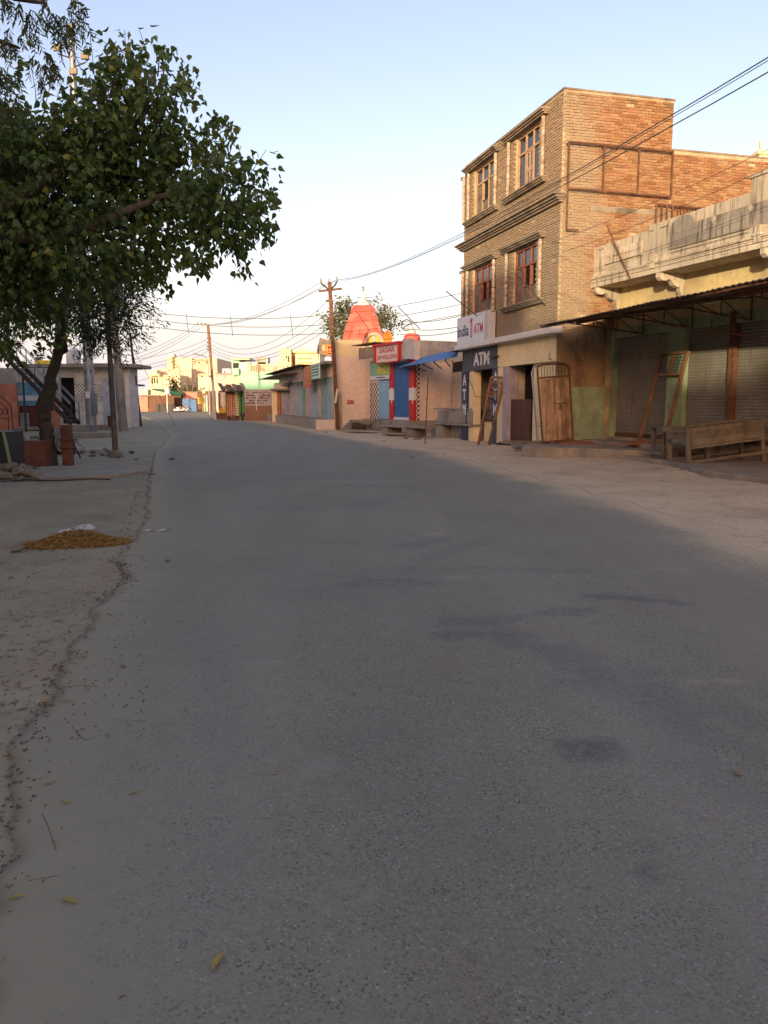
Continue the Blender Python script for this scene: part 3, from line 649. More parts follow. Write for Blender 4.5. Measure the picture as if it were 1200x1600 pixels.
# relief panels with a rounded end
def relief(a_r, a_l, z0, zs, zt, r, name, mt):
    """from the rounded head at a_l to the square end at a_r"""
    pts = [(a_r, z0), (a_r, zs), (a_l - 2 * r, zs)] + [(a_l - r - r * cos(t), zs - .02 + (zt - zs + .02) * sin(t)) for t in [pi * k / 10 for k in range(0, 11)]] + [(a_l, z0)]
    return MB().prism([(p[0], p[1]) for p in pts], (0, -.052, 0), (1, 0, 0), (0, 0, 1), (0, .045, 0)).build(name, mt, shop)
relief(-2.3, -.62, 5.44, 5.80, 6.04, .34, 'relief_panel', MOSSC)
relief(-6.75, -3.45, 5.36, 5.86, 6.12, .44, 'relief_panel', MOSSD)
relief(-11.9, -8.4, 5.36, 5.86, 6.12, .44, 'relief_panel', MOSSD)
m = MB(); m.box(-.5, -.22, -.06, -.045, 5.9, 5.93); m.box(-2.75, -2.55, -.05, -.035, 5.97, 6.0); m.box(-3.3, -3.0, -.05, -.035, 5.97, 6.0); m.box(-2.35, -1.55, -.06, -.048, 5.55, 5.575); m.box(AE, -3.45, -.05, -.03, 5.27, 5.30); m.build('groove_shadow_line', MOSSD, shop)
for a, z in ((-.95, 5.58), (-1.55, 5.64), (-2.2, 5.72), (-5.0, 5.78), (-6.15, 5.80)):
    MB().prism([(0, -.09), (.07, 0), (0, .09), (-.07, 0)], (a, -.007, z), (1, 0, 0), (0, 0, 1), (0, .018, 0)).build('diamond', MOSSC, shop)
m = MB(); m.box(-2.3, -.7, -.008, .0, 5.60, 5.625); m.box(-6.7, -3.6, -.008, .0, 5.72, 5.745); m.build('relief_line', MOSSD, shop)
MB().box(-7.6, -6.12, -.3, -.02, 5.0, 6.42).box(-7.65, -6.07, -.33, .02, 6.42, 6.5).build('parapet_pier', MOSSC, shop, bevel=.012)
prof = [(0, 0), (.80, 0), (.80, -.12), (.72, -.2), (.60, -.21), (.50, -.16), (.42, -.2), (.34, -.30), (.22, -.36), (.16, -.33), (.13, -.45), (.07, -.62), (0, -.64)]
for ac in (-.22, -3.05, -6.6, -10.3):
    MB().prism(prof, (ac - .09, -.799, 4.858), (0, 1, 0), (0, 0, 1), (.18, 0, 0)).build('bracket', MOSSC, shop, bevel=.012)
# shop fronts
FZ = .5
for a0, a1 in ((-.16, .03), (-3.27, -2.62), (-7.9, -7.3), (-13.4, -12.9)): BX('green_pilaster', GREENP, shop, a0, a1, -1.05, -.76, .1, 3.718)
BX('lintel_beam', GREENP, shop, AE, .02, -1.04, -.803, 3.42, 3.716)
for a0, a1 in ((-2.615, -.165), (-4.86, -3.275), (-7.29, -5.06), (-10.3, -7.91), (-12.88, -10.5)):
    s = MB().shutter(a0, a1, FZ + .12, 3.42, -.93).build('rolling_shutter', SHUT, shop)
    BX('bottom_rail', RUST, s, a0 + .01, a1 - .01, -.95, -.89, FZ, FZ + .118)
BX('iron_post', RUST, shop, -5.05, -4.87, -.96, -.78, FZ, 3.72); BX('iron_post', RUST, shop, -10.49, -10.31, -.96, -.78, FZ, 3.72)
BX('floor_slab', CONCD, shop, AE, .0, -1.0, -.72, .1, FZ - .002, bevel=.02); BX('step_slab', CONCD, shop, -4.2, .2, -.719, .18, .1, .42, bevel=.03)
# tin canopy: front edge hangs over the pavement
cpF = [F2.l(F1.w(-1.2, 1.2, 3.60)), F2.l(F1.w(-16.5, 1.2, 3.60))]
cpB = [Vector((.02, -.78, 4.02)), Vector((-15.0, -.78, 4.02))]
m = MB(); n = 340; vs = []; fs = []
for k in range(n + 1):
    t = k / n; p, q = cpF[0].lerp(cpF[1], t), cpB[0].lerp(cpB[1], t); o = Vector((0, 0, .014 * sin(k * pi / 2) + .02 * nz(k * .03, 0, 1)))
    jag = (p - q).normalized() * (.04 * nz(k * .11, 5) + .03 * (int(k / 38) % 2)); vs += [p + o + jag, q + o, p + o + jag + Vector((0, 0, .006)), q + o + Vector((0, 0, .006))]
for k in range(n):
    a, b = 4*k, 4*k+4; fs += [(a, b, b+1, a+1), (a+2, a+3, b+3, b+2), (a, a+2, b+2, b)]
m.add(vs, fs); cp = m.build('tin_canopy', TINR, shop)
m = MB()
for t in (.1, .235, .37, .505, .64):
    p, q = cpF[0].lerp(cpF[1], t) - Vector((0, 0, .05)), cpB[0].lerp(cpB[1], t) - Vector((0, 0, .05)); d = q - p
    lo = Vector((q.x, q.y, q.z - .52)); m.bar(p + d * .03, q, .04); m.bar(p + d * .03, lo, .03); m.bar(q, lo, .03)
    for s in (.35, .65): m.bar(p + d * s, p.lerp(lo, s), .02); m.bar(p + d * s, p.lerp(lo, s + .28), .02)
m.bar(cpF[0] + Vector((0, -.12, -.03)), cpF[1] + Vector((0, -.12, -.03)), .04); m.bar(cpF[0].lerp(cpB[0], .5) - Vector((0, 0, .03)), cpF[1].lerp(cpB[1], .5) - Vector((0, 0, .03)), .05)
m.build('truss', RUST, cp)
m = MB(); m.bar((-4.9, -.2, 3.1), (-4.9, -.2, 3.5), .03); m.bar((-5.9, -.76, 3.0), (-4.0, .55, 3.45), .03); m.build('strut', RUSTP, cp)
MB().tube([(-.75, -.4, 3.4), (-.75, -.4, 3.0)], .006, 4).tube([(-.85, -.4, 2.98), (-.65, -.4, 2.98)], .02, 6).build('hanging_lamp', STEEL, cp)
q0, q1 = F2.p(948, 352, .3), F2.p(985, 436, .05)
o = thing('iron_rod', 'thin black rod leaning across the parapet near its left end', 'rod', loc=F2.w(q0[0], .3, q0[1]), group='rods sticking out of the building fronts')
MB().tube([Vector(), F2.w(q1[0], .05, q1[1]) - F2.w(q0[0], .3, q0[1])], .02, 6).build('rod_shaft', RUST, o)
# a pale house shows past the far end of the brick wall
p = at(1186, 245, 42); yb = thing('pale_house', 'pale yellow house just showing above the brick wall at the right edge', 'house', loc=(p.x, 42, 0))
MB().box(0, 7, 0, 8, 0, p.z + .1).build('wall', CREAM, yb); MB().box(-.1, 7.1, -.1, 8.1, p.z + .102, p.z + .3).box(.0, .12, -.05, .1, p.z + .3, p.z + .75).build('parapet', CREAM, yb)

# ================================================================ pavement before the shops
def slab(name, pts, z0, z1, mt, kind='structure', jit=.03, sub=.25):
    pp = []
    for i in range(len(pts)):
        a, b = Vector(pts[i]), Vector(pts[(i+1) % len(pts)]); n = max(1, int((b-a).length / sub))
        for k in range(n): q = a.lerp(b, k / n); pp.append((q.x + jit * nz(q.x, q.y, 3, 8), q.y + jit * nz(q.x, q.y, 3, 12)))
    o = MB().prism(pp, (0, 0, z0), (1, 0, 0), (0, 1, 0), (0, 0, z1 - z0)).build(name, mt, bevel=.02); 
    if kind: o['kind'] = kind
    return o
edge = [gnd(*q, .17) for q in ((806, 699), (850, 702), (906, 707), (975, 712), (1040, 720), (1112, 737), (1200, 748), (1330, 772))]
slab('pavement', [(q.x, q.y) for q in edge] + [(F2.w(-13, -.9, 0).x, F2.w(-13, -.9, 0).y), (F2.w(0, -.9, 0).x, F2.w(0, -.9, 0).y), (5.4, 24.6), (F1.w(2, -.3, 0).x, F1.w(2, -.3, 0).y), (F1.w(3.9, -.3, 0).x, F1.w(3.9, -.3, 0).y)], -.1, .17, CONCD)
def heap(name, c, rx, ry, h, mt, lab, cat, seed=1, rz=0, n=28, m_=9, group=None):
    vs = [(0, 0, h)]; fs = []
    for j in range(1, m_ + 1):
        for k in range(n):
            t = 2*pi*k/n; r = j / m_; rr = r * (1 + .25 * nz(cos(t)*1.5, sin(t)*1.5, 1, seed)); z = h * (cos(min(1, r) * pi) + 1) / 2 * (1 + .35 * nz(cos(t)*r*3, sin(t)*r*3, 1, seed + 5)) - (.03 if j == m_ else 0)
            vs.append((rx*rr*cos(t), ry*rr*sin(t), z))
    for k in range(n): fs.append((0, 1+k, 1+(k+1) % n))
    for j in range(m_-1):
        for k in range(n): a, b = 1+j*n+k, 1+j*n+(k+1) % n; fs.append((a, a+n, b+n, b))
    b = MB(); b.add(vs, fs, True); o = b.build(name, mt); o.location = c; o.rotation_euler.z = rz
    if cat: tag(o, lab, cat, group)
    else: o['kind'] = 'stuff'; o['label'] = lab
    return o
pv = [gnd(816, 697, .31), gnd(850, 699, .31), gnd(905, 700, .31), gnd(975, 703, .31), F2.w(-4.3, .1, 0), F2.w(-4.3, -.73, 0), F2.w(.0, -.73, 0), Vector((5.5, 24.3, 0)), F1.w(.1, -.05, 0), F1.w(1.7, -.05, 0)]
slab('raised_pavement', [(q.x, q.y) for q in pv], .0, .31, CONCD, jit=.06)
REDS = mat('red_sand', (.30, .12, .06), (.24, .10, .055), scale=6, bump=.5)
c = at(902, 690, 23.6); heap('red_sand', (c.x, c.y, .31), .9, .35, .10, REDS, 'red sand spilled at the foot of the plank gate', None, 3)
c = F2.w(-2.7, -.05, 0); heap('red_sand', (c.x, c.y, .42), .75, .3, .10, REDS, 'red sand spilled at the foot of the leaning red frame', None, 4)
# ================================================================ things leaning and standing before the shops
def wd(o, mt): o.data.materials.append(mt)
# big old wooden stall table
T0 = Vector((6.84, 17.9, 0)); tl = Vector((.97, .24, .105)).normalized(); tw_ = Vector((-.30, .95, -.02)).normalized(); tu = tl.cross(tw_).normalized()
TM = Matrix(((tl.x, tw_.x, tu.x), (tl.y, tw_.y, tu.y), (tl.z, tw_.z, tu.z))).to_4x4()
tb = thing('stall_table', 'long grey weathered wooden stall table standing askew before the rolling shutters', 'table', loc=T0); tb.rotation_euler = TM.to_euler()
LT, WT, HT = 2.0, .82, .93
for x in (.0, 1.93):
    for y in (.0, WT - .09): BX('leg', WOODG, tb, x, x + .09, y, y + .09, -.02 if x == 0 else -.06, HT - .08, bevel=.006)
BX('leg', WOODG, tb, 1.0, 1.08, WT - .09, WT, -.02, HT - .08, bevel=.006)
for z, h, y in ((.14, .07, -.03), (HT - .46, .05, -.03), (.14, .07, WT - .0)): BX('rail', WOODG, tb, -.03, LT + .06, y, y + .028, z, z + h, bevel=.005)
for x in (-.028, LT + .02): BX('rail', WOODG, tb, x - .03, x - .002, .0, WT, .12, .2, bevel=.005)
BX('end_board', WOODG, tb, -.03, -.002, .09, WT - .09, HT - .24, HT - .08, bevel=.004)
for k, (z0, z1) in enumerate(((HT - .40, HT - .235), (HT - .23, HT - .085))): BX('side_plank', WOODG, tb, .09, LT, -.032, -.004, z0, z1, bevel=.004)
for k in range(6):
    y = -.06 + k * .157; BX('top_plank', WOODG, tb, -.06 + R.uniform(-.03, .03), LT + .08, y, y + .15, HT - .078, HT - .045 + R.uniform(0, .012), bevel=.006)
for y in (-.065, WT + .03): BX('edge_strip', WOODG, tb, -.05, LT + .05, y, y + .035, HT - .09, HT + .005 + R.uniform(0, .01), bevel=.006)
# second, lower table behind it
b2 = thing('side_bench', 'low rough wooden bench pushed against the back of the long stall table', 'bench', loc=(6.62, 19.0, .17), rz=.16)
for x in (0, 1.7):
    for y in (0, .5): BX('leg', WOODG, b2, x, x + .08, y, y + .08, 0, .74, bevel=.005)
for k in range(4): BX('top_plank', WOODG, b2, -.08, 1.9 + R.uniform(-.05, .05), -.06 + k * .175, .108 + k * .175, .742, .78, bevel=.005)
BX('rail', WOODG, b2, 0, 1.78, -.03, -.002, .18, .25); BX('rail', WOODG, b2, -.03, -.002, 0, .58, .1, .17)
c = gnd(1062, 735); 
STONE = []
for k in range(8):
    r = random.Random(50 + k); b = MB(); vs = []
    b.lathe([(.35, -.5), (.9, -.25), (1, .05), (.75, .4), (.3, .55)], (0, 0, 0), 7, sm=False)
    b.v = [tuple(q * r.uniform(.78, 1.15) for q in v) for v in b.v]; me = b.mesh('stone'); me.materials.append(DRYW); STONE.append(me)
def stone(P, s, lab, rz=0, group=None, fl=.6, mt=None):
    o = bpy.data.objects.new('stone', STONE[R.randrange(8)]); COL.objects.link(o); o.location = (P[0], P[1], P[2] + s * .25 * fl); o.scale = (s * .5, s * .38, s * .5 * fl); o.rotation_euler = (R.uniform(-.2, .2), R.uniform(-.2, .2), R.uniform(0, 6)); tag(o, lab, 'stone', group); return o
for px, py, s in ((1045, 727, .22), (1058, 734, .26), (1066, 738, .18), (1052, 738, .14), (1040, 720, .15)):
    stone(gnd(px, py, .03), s, 'broken stone lying by the front left leg of the long stall table', group='broken stones by the stall table')
for px, py, s in ((914, 694, .5), (962, 692, .42), (1020, 690, .3)):
    P = gnd(px, py, .17); stone(P, s, 'flat paving fragment lying on the pavement by the red sand', group='flat fragments on the pavement', fl=.3)
# leaning red frame
def leaning(px_bl, px_br, px_tl, px_tr, zb, tilt, name, lab, cat, back):
    """builds an empty whose local x runs along the foot and z up the lean"""
    a, b = (px_bl, px_br) if isinstance(px_bl, Vector) else (gnd(*px_bl, zb), gnd(*px_br, zb)); ex = (b - a); wdt = ex.length; ex.normalize(); n = Vector((-ex.y, ex.x, 0)); n = n if n.dot(Vector((a.x, a.y, 0))) > 0 else -n
    up = (Vector((0, 0, cos(tilt))) + n * sin(tilt)).normalized(); ey = up.cross(ex)
    M3 = Matrix(((ex.x, ey.x, up.x), (ex.y, ey.y, up.y), (ex.z, ey.z, up.z))).to_4x4(); o = thing(name, lab, cat, loc=a); o.rotation_euler = M3.to_euler(); return o, wdt
o, w_ = leaning(F2.w(-2.39, -.1, .42), F2.w(-3.25, -.1, .42), None, None, .2, .25, 'door_frame', 'rust red door frame with barred fanlight leaning on the green pilaster', 'frame', 1)
H = 2.44; W = 1.12
for x in (0, W - .075): BX('side_post', RUSTP, o, x, x + .075, -.04, .04, 0, H)
BX('cross_bar', RUSTP, o, -.03, W + .03, -.04, .04, H, H + .06); BX('cross_bar', RUSTP, o, .076, W - .076, -.038, .038, H - .58, H - .52); BX('cross_bar', RUSTP, o, W / 2 - .035, W / 2 + .035, -.038, .038, H - .519, H - .001)
m = MB(); [m.bar((W / 2 + .07 + k * .075, 0, H - .52), (W / 2 + .07 + k * .075, 0, H), .014) for k in range(4)]; [m.bar((W / 2 + .035, 0, H - .44 + k * .09), (W - .076, 0, H - .44 + k * .09), .012) for k in range(5)]
[m.bar((.13 + k * .09, 0, H - .52), (.13 + k * .09, 0, H), .012) for k in range(3)]; m.build('fanlight_bar', IRON, o)
# plank gate in iron frame
o, w_ = leaning(at(848, 692, 23.65), at(898, 687.5, 23.9), None, None, .17, .05, 'plank_gate', 'iron framed gate of tan planks with bolt leaning by the cream wall', 'gate', 1)
W, H, HW = .98, 2.28, 1.88
m = MB(); rr = .16
m.tube([(0, 0, 0), (-.03, 0, H - rr), (-.01, 0, H - .05), (rr, 0, H)] + [(W - rr, 0, H), (W - .04, 0, H - .05), (W, 0, H - rr), (W, 0, 0)], .03, 8)
m.bar((0, 0, .02), (W, 0, .02), .05); m.bar((0, 0, HW + .02), (W, 0, HW + .02), .05); m.build('gate_frame', RUST, o)
m = MB(); m.tube([(-.14, .04, 0), (-.19, .05, H - .22), (-.12, .05, H - .06), (.0, .04, H - .02), (.3, .02, H + .01)], .028, 8); m.tube([(-.14, .04, .5), (0, 0, .5)], .015, 6); m.build('second_frame', STEEL, o)
m = MB(); [m.bar((.1 + k * .09, 0, HW + .04), (.1 + k * .09, 0, H), .012) for k in range(9)]; m.build('fanlight_bar', IRON, o)
xs = [.03, .19, .34, .50, .64, .80, .95]
for k in range(6): BX('plank', WOODT, o, xs[k], xs[k+1] - .008, -.022 + R.uniform(-.004, .004), .0, .05, HW - .01 + R.uniform(-.02, .01), bevel=.003)
m = MB(); m.bar((.42, -.05, 1.12), (.80, -.05, 1.11), .022); m.bar((.60, -.05, 1.11), (.60, -.05, 1.02), .04, .02); m.tube([(.60, -.055, 1.02), (.57, -.055, .97), (.60, -.055, .92), (.63, -.055, .97), (.60, -.055, 1.02)], .012, 5); m.build('bolt', IRON, o)
# plank pile and the chair-like ladder frame
pp = thing('plank_pile', 'small pile of grey boards on the pavement in front of the half door', 'planks', loc=at(823, 692.5, 24.0), rz=-.2)
for k in range(6): inst(BRM[0], 'x', pp, (0, 0, 0)) if False else BX('board', WOODG, pp, -.75 + R.uniform(-.1, .1), .62 + R.uniform(-.15, .1), -.2 + (k % 3) * .15, -.07 + (k % 3) * .15, .002 + (k // 3) * .034, .032 + (k // 3) * .034, bevel=.004)
o, w_ = leaning(at(747, 697, 28.2), at(763, 698.5, 27.9), None, None, .02, .12, 'grating_frame', 'brown wooden frame on two long legs with slotted top panel, leaning by the ATM front', 'frame', 1)
W, H = .5, 2.42
m = MB().bar((.0, 0, 0), (.22, 0, H), .07).build('leg', RUSTP, o); m = MB().bar((W - .05, 0, .05), (W + .27, 0, H), .07).build('leg', RUSTP, o)
MB().bar((.01, 0, .33), (.05, 0, .33), .1).build('foot_block', RUSTP, o)
p = MB(); p.bar((.22, 0, H), (W + .29, 0, H), .07); p.bar((.17, 0, H - .66), (W + .2, 0, H - .66), .06)
for r_ in range(3):
    z = H - .14 - r_ * .18; p.bar((.22 - r_ * .015, 0, z - .06), (W + .25, 0, z - .06), .035)
    for k in range(6): x = .24 + k * .095; p.bar((x, 0, z + .03), (x + .05, 0, z - .05), .03)
p.build('slotted_panel', RUSTP, o)
# standing iron rod on the roadside
P = gnd(664, 694, .0); o = thing('iron_rod', 'rusty iron rod standing upright in the roadside dust', 'rod', loc=P); MB().tube([(0, 0, -.1), (.1, 0, 2.45)], .02, 6).tube([(.045, 0, 1.62), (.06, 0, 1.66)], .03, 6).build('rod_shaft', RUST, o)

# ================================================================ jeweller's shop
FS = Fr(1.44, 39.7, 0, -.4415, .897)
jw = thing('jewellers_shop', 'jeweller shop with blue shutter between red and white pillars on raised platform', 'shop', FS)
def sp_(x, y, b=0): return FS.p(x, y, b)
PZ = sp_(620, 656)[1]; PL = 5.3
xs = {k: sp_(k, 610)[0] for k in (577, 590, 592, 607, 608, 614, 638, 639, 647, 652)}
BX('body', BEIGE, jw, 0, 5.25, -7, -.35, PZ, 3.55); BX('upper_wall', GREYW, jw, -.03, 5.3, -7.03, -.32, 3.552, 4.55)
BX('platform', CONC, jw, -.1, 5.5, -7, .25, 0, PZ, bevel=.015)
s1 = MB().shutter(xs[639], xs[614], PZ + .02, 3.5, -.08, .085).build('rolling_shutter', SHUTB, jw); BX('bottom_rail', SIGNW, jw, xs[639], xs[614], -.12, -.04, PZ, PZ + .14)
MB().shutter(xs[608], xs[590], PZ + .02, 2.75, -.08, .085).build('rolling_shutter', SHUTLB, jw)
for a0, a1 in ((xs[614], xs[608]), (xs[647], xs[639])):
    pl = BX('pillar', RED, jw, a0, a1, -.12, .0, PZ, 3.6); h = 3.6 - PZ
    BX('white_band', WHITEP, pl, a0 - .004, a1 + .004, -.124, .006, PZ + h * .34, PZ + h * .54); BX('paper_strip', LETW, pl, a0 + .08, a0 + .16, .007, .012, PZ + h * .28, PZ + h * .56)
def checks(par, a0, a1, z0, z1, y, n, dark):
    s = (a1 - a0) / n; m = MB(); rows = int((z1 - z0) / s)
    for i in range(n):
        for j in range(rows):
            if (i + j) % 2 == 0: m.box(a0 + i * s + .004, a0 + (i + 1) * s - .004, y, y + .004, z0 + j * s + .004, z0 + (j + 1) * s - .004)
    return m.build('chequer_tile', dark, par, kind='stuff')
MAROON = mat('maroon_tile', (.13, .04, .035), rough=.4, bump=0)
BX('tile_panel', SIGNC, jw, xs[590] + .0, xs[577], -.34, -.05, PZ, 2.7); checks(jw, xs[590], xs[577], PZ, 2.7, -.048, 7, MAROON)
m = MB()
for j in range(26):
    if j % 2 == 0: m.box(-.036, -.032, -.33, -.21, PZ + j * .11, PZ + j * .11 + .1)
    else: m.box(-.036, -.032, -.19, -.07, PZ + j * .11, PZ + j * .11 + .1)
BX('tile_edge', SIGNC, jw, -.031, .0, -.34, -.02, PZ, 4.5); m.build('chequer_tile', MAROON, jw, kind='stuff')
# sign box of the jeweller
a0, z1 = sp_(586.7, 538.3, .55); a1, z0 = sp_(621.7, 564, .55); zt, zb = z1 - .12, z0 + .02
sb = thing('jewellers_sign', 'red framed sign box lettered SAGAR JEWELLERS above the blue shutter', 'sign', FS)
BX('sign_face', SIGNC, sb, a1, a0, .44, .5, zb, zt); BX('sign_side', GREYS, sb, a1 - .06, a1 - .0, -.3, .43, zb, zt + .1)
BX('sign_grey_panel', GREYS, sb, -.05, a1 - .062, -.02, .34, zb + .05, zt + .2)
for q in ((a1 - .12, a1, zb, zt), (a0, a0 + .12, zb, zt)): BX('red_frame', RED, sb, q[0], q[1], .42, .58, q[2], q[3])
BX('red_frame', RED, sb, a1 - .15, a0 + .3, .38, .62, zt, zt + .12); BX('red_frame', RED, sb, a1, a0, .42, .56, zb - .05, zb)
text('SAGAR', sb, 'lettering', REDL, (a0 - .38, .502, zb + (zt - zb) * .56), (-1, 0, 0), (0, 0, 1), (a0 - a1) * .66, (zt - zb) * .34, bold=.02)
text('JEWELLERS', sb, 'lettering', REDL, (a0 - .1, .502, zb + (zt - zb) * .10), (-1, 0, 0), (0, 0, 1), (a0 - a1) * .88, (zt - zb) * .32, bold=.02)
# hoarding left of it and the striped hood
hb = thing('poster_board', 'green and yellow printed board over the light blue shutter', 'board', FS)
a2 = sp_(577, 600, .1)[0]; a3 = sp_(607.5, 600, .1)[0]
BX('board', mat('poster_green', (.20, .42, .28), bump=0, var=.1), hb, a3, a2, -.04, .06, 2.95, 3.75); BX('board_panel', mat('poster_yellow', (.50, .48, .12), bump=0), hb, a3 + .02, a3 + (a2 - a3) * .6, .061, .066, 3.0, 3.7); BX('white_band', SIGNW, hb, a3, a2, .061, .067, 2.75, 2.94)
text('MOB: 9414', hb, 'lettering', NAVY, (a3 + (a2 - a3) * .7, .068, 2.8), (-1, 0, 0), (0, 0, 1), .9, .08) if False else None
MB().bar((a3 + .2, .07, 3.2), (a3 + (a2 - a3) * .55, .07, 3.5), .004, .03).box(a3 + .5, a3 + 1.6, .068, .071, 2.82, 2.87).build('print_mark', NAVY, hb, kind='stuff')
m = MB(); a4 = sp_(560, 560, .6)[0]; n = 14
for k in range(n):
    u0, u1 = a0 + .02 + (a4 - a0) * k / n, a0 + .02 + (a4 - a0) * (k + 1) / n; m.box(u0, u1 - (.0 if k % 2 else .03), .5 + .03 * (k % 2), .54 + .03 * (k % 2), 3.85, 4.45)
m.build('striped_hood', mat('hood_grey', (.26, .21, .17), bump=.1, stain=(.12, .09, .07), samt=.2), jw)
BX('hood_plate', TINR, jw, a0 - .3, a4 + .6, -.1, .75, 4.6, 4.63)
# steps on the left of the platform
st = thing('concrete_steps', 'flight of four concrete steps leading to the raised shop platform', 'steps', FS)
for k in range(4): z1 = PZ - .03 - k * PZ / 4.3; BX('step', CONCD, st, 4.0 + k * .36, 4.0 + (k + 1) * .36 - .003 if k else 4.357, .27, 1.55, max(0, z1 - .16), z1, bevel=.012)
MB().prism([(4.0, PZ - .2), (4.0, 0), (5.4, -.02), (5.4, .02)], (0, 1.552, 0), (1, 0, 0), (0, 0, 1), (0, .14, 0)).build('stringer', CONCD, st)
fb = thing('iron_footstool', 'small iron stool frame before the platform of the jeweller', 'stool', loc=FS.w(2.7, .9, 0), rz=FS.rot)
for x in (0, .8):
    for y in (0, .3): MB().bar((x, y, 0), (x, y, .42), .03).build('leg', STEEL, fb)
BX('top_plate', STEEL, fb, -.03, .83, -.03, .33, .42, .45)
# blue tin awning in the lane, black strip for the shade under it
A = [at(623, 574, 40), at(714, 558.5, 31.2), at(717, 544, 33.6), at(648, 562, 42.2)]
A[1].z = A[0].z; A[2].z = A[3].z = A[0].z + .50
aw = thing('blue_awning', 'corrugated blue tin awning between the jeweller and the ATM front', 'awning', loc=A[0]); m = MB(); n = 220; vs = []; fs = []
for k in range(n + 1):
    t = k / n; p, q = A[0].lerp(A[1], t) - A[0], A[3].lerp(A[2], t) - A[0]; o_ = Vector((0, 0, .018 * sin(k * pi / 2))); vs += [p + o_, q + o_, p + o_ + Vector((0, 0, .006)), q + o_ + Vector((0, 0, .006))]
for k in range(n): a, b = 4*k, 4*k+4; fs += [(a, a+1, b+1, b), (a+2, b+2, b+3, a+3), (a, b, b+2, a+2)]
m.add(vs, fs); m.build('tin_sheet', TINB, aw)
m = MB(); L0 = A[0]
for t in (.12, .3, .48, .66, .84): p, q = A[0].lerp(A[1], t) - L0, A[3].lerp(A[2], t) - L0; m.bar(p - Vector((0, 0, .04)), q - Vector((0, 0, .04)), .05); m.bar(p - Vector((0, 0, .05)), q - Vector((0, 0, .7)), .04)
m.bar(A[3] - L0 - Vector((0, 0, .06)), A[2] - L0 - Vector((0, 0, .06)), .06); m.build('strut', IRON, aw)
BX('lane_wall', BEIGE, jw, -.03, .0, -4.2, -.36, .3, 3.1); MB().tube([(-.06, -2.2, .5), (-.06, -2.2, 3.6)], .03, 6).tube([(-.06, -2.25, 2.2), (-.06, -4.1, 2.2)], .012, 5).build('downpipe', RUST, jw)
ln = Fr(1.75, 38.6, 0, .2555, -.9668)                         # along the lane mouth toward the brick building
lw = thing('lane_wall', 'grey brown wall closing the lane under the blue awning', 'wall', Fr(3.6, 40.4, 0, .16, -.987)); BX('wall', BEIGE, lw, 0, 8.0, -.2, 0, 0, 3.0); BX('awning_shade_strip', SHADE_TONE and DARK, lw, 0, 8, -.15, .0, 3.0, 3.5)  # near black strip over the wall stands in for shade under the awning
lg = thing('concrete_ledge', 'long thin concrete ledge on blocks beside the jeweller platform', 'ledge', loc=at(592, 664, 38.2)); z = lg.location.z; lg.location.z = 0
e = (at(690, 668, 34.2) - at(592, 664, 38.2)); e.z = 0; L = e.length; lg.rotation_euler.z = atan2(e.y, e.x)
BX('ledge_slab', CONC, lg, 0, L, -.1, .9, z - .08, z, bevel=.015); [BX('block', CONC, lg, t * L, t * L + .5, .0, .8, 0, z - .082, bevel=.015) for t in (.05, .45, .85)]
tk = thing('water_trough', 'open concrete trough on a block pier beside the navy pillar', 'trough', loc=gnd(680, 686), rz=atan2(-.93, .36)); 
BX('pier', CONC, tk, 0, .6, 0, .5, 0, .62, bevel=.02); BX('pier', CONC, tk, 1.0, 3.3, .25, .6, 0, .6, bevel=.02); BX('trough_slab', CONC, tk, -.25, 3.5, -.08, .95, .62, .70, bevel=.02)
for q in ((.25, 3.4, .0, .08), (.25, 3.4, .75, .83)): BX('trough_side', CONC, tk, q[0], q[1], q[2], q[3], .702, 1.2, bevel=.02)
BX('trough_end', CONC, tk, .17, .248, .0, .83, .702, 1.2, bevel=.02)
BX('trough_cover', CONC, tk, -.2, 3.3, .0, .9, 1.24, 1.3, bevel=.02); [BX('post', CONC, tk, x, x + .1, .84, .93, .702, 1.238) for x in (-.15, 1.5, 3.0)]
for px, py, l, w2, rz, z in ((640, 672, 3.1, .5, -.35, .28), (655, 677, 2.3, .45, -.15, .16), (630, 681, 1.6, .8, .2, .05), (700, 688, 2.0, .35, -.2, .03), (585, 676, 3.0, 1.0, -.1, .02)):
    P = gnd(px, py); o = BX('stone_slab', CONCD, None, -l/2, l/2, -w2/2, w2/2, 0, .09, bevel=.02); o.location = (P.x, P.y, z); o.rotation_euler = (0, .03, rz); tag(o, 'long grey stone slab lying in front of the jeweller platform', 'slab', 'stone slabs before the jeweller')
for k, (px, py, s) in enumerate(((648, 683, .35), (622, 679, .5), (652, 688, .4), (634, 686, .25), (695, 686, .25), (676, 689, .2), (510, 676, .2), (645, 716, .16), (655, 712, .12), (600, 690, .12))): stone(gnd(px, py), s, 'grey rubble stone on the dust between the jeweller and the road', group='rubble by the jeweller')

# ================================================================ temple and tree behind
TY = 62
tp = thing('temple', 'salmon temple tower with ribbed cap and white finial behind the shops', 'temple', loc=(at(568, 600, TY).x, TY, 0))
def zz(y, Y=TY): return at(568, y, Y).z
k_ = TY / FPX / 1.03
pxm = TY / FPX * 1.03 / .93
tpf = [(31, 600), (31, 545), (29.8, 532), (26, 516), (23.6, 508), (21.6, 501), (19.2, 494), (17.6, 490), (18.6, 488.5), (16.4, 486), (17, 484.5), (15.2, 482), (15.6, 480.5), (12.6, 478.6), (9, 477.5)]
MB().lathe([(r * pxm, max(0, zz(y))) for r, y in tpf], n=20, sm=False, sq=True).build('tower', SALMON, tp)
m = MB()
for y, r in ((540, 30.6), (527, 28.7), (519, 26.8), (511, 24.6), (504, 22.5), (497, 20.4)): m.lathe([(r * pxm, -.05), (r * pxm + .035, 0), (r * pxm, .05)], (0, 0, zz(y)), 20, sq=True)
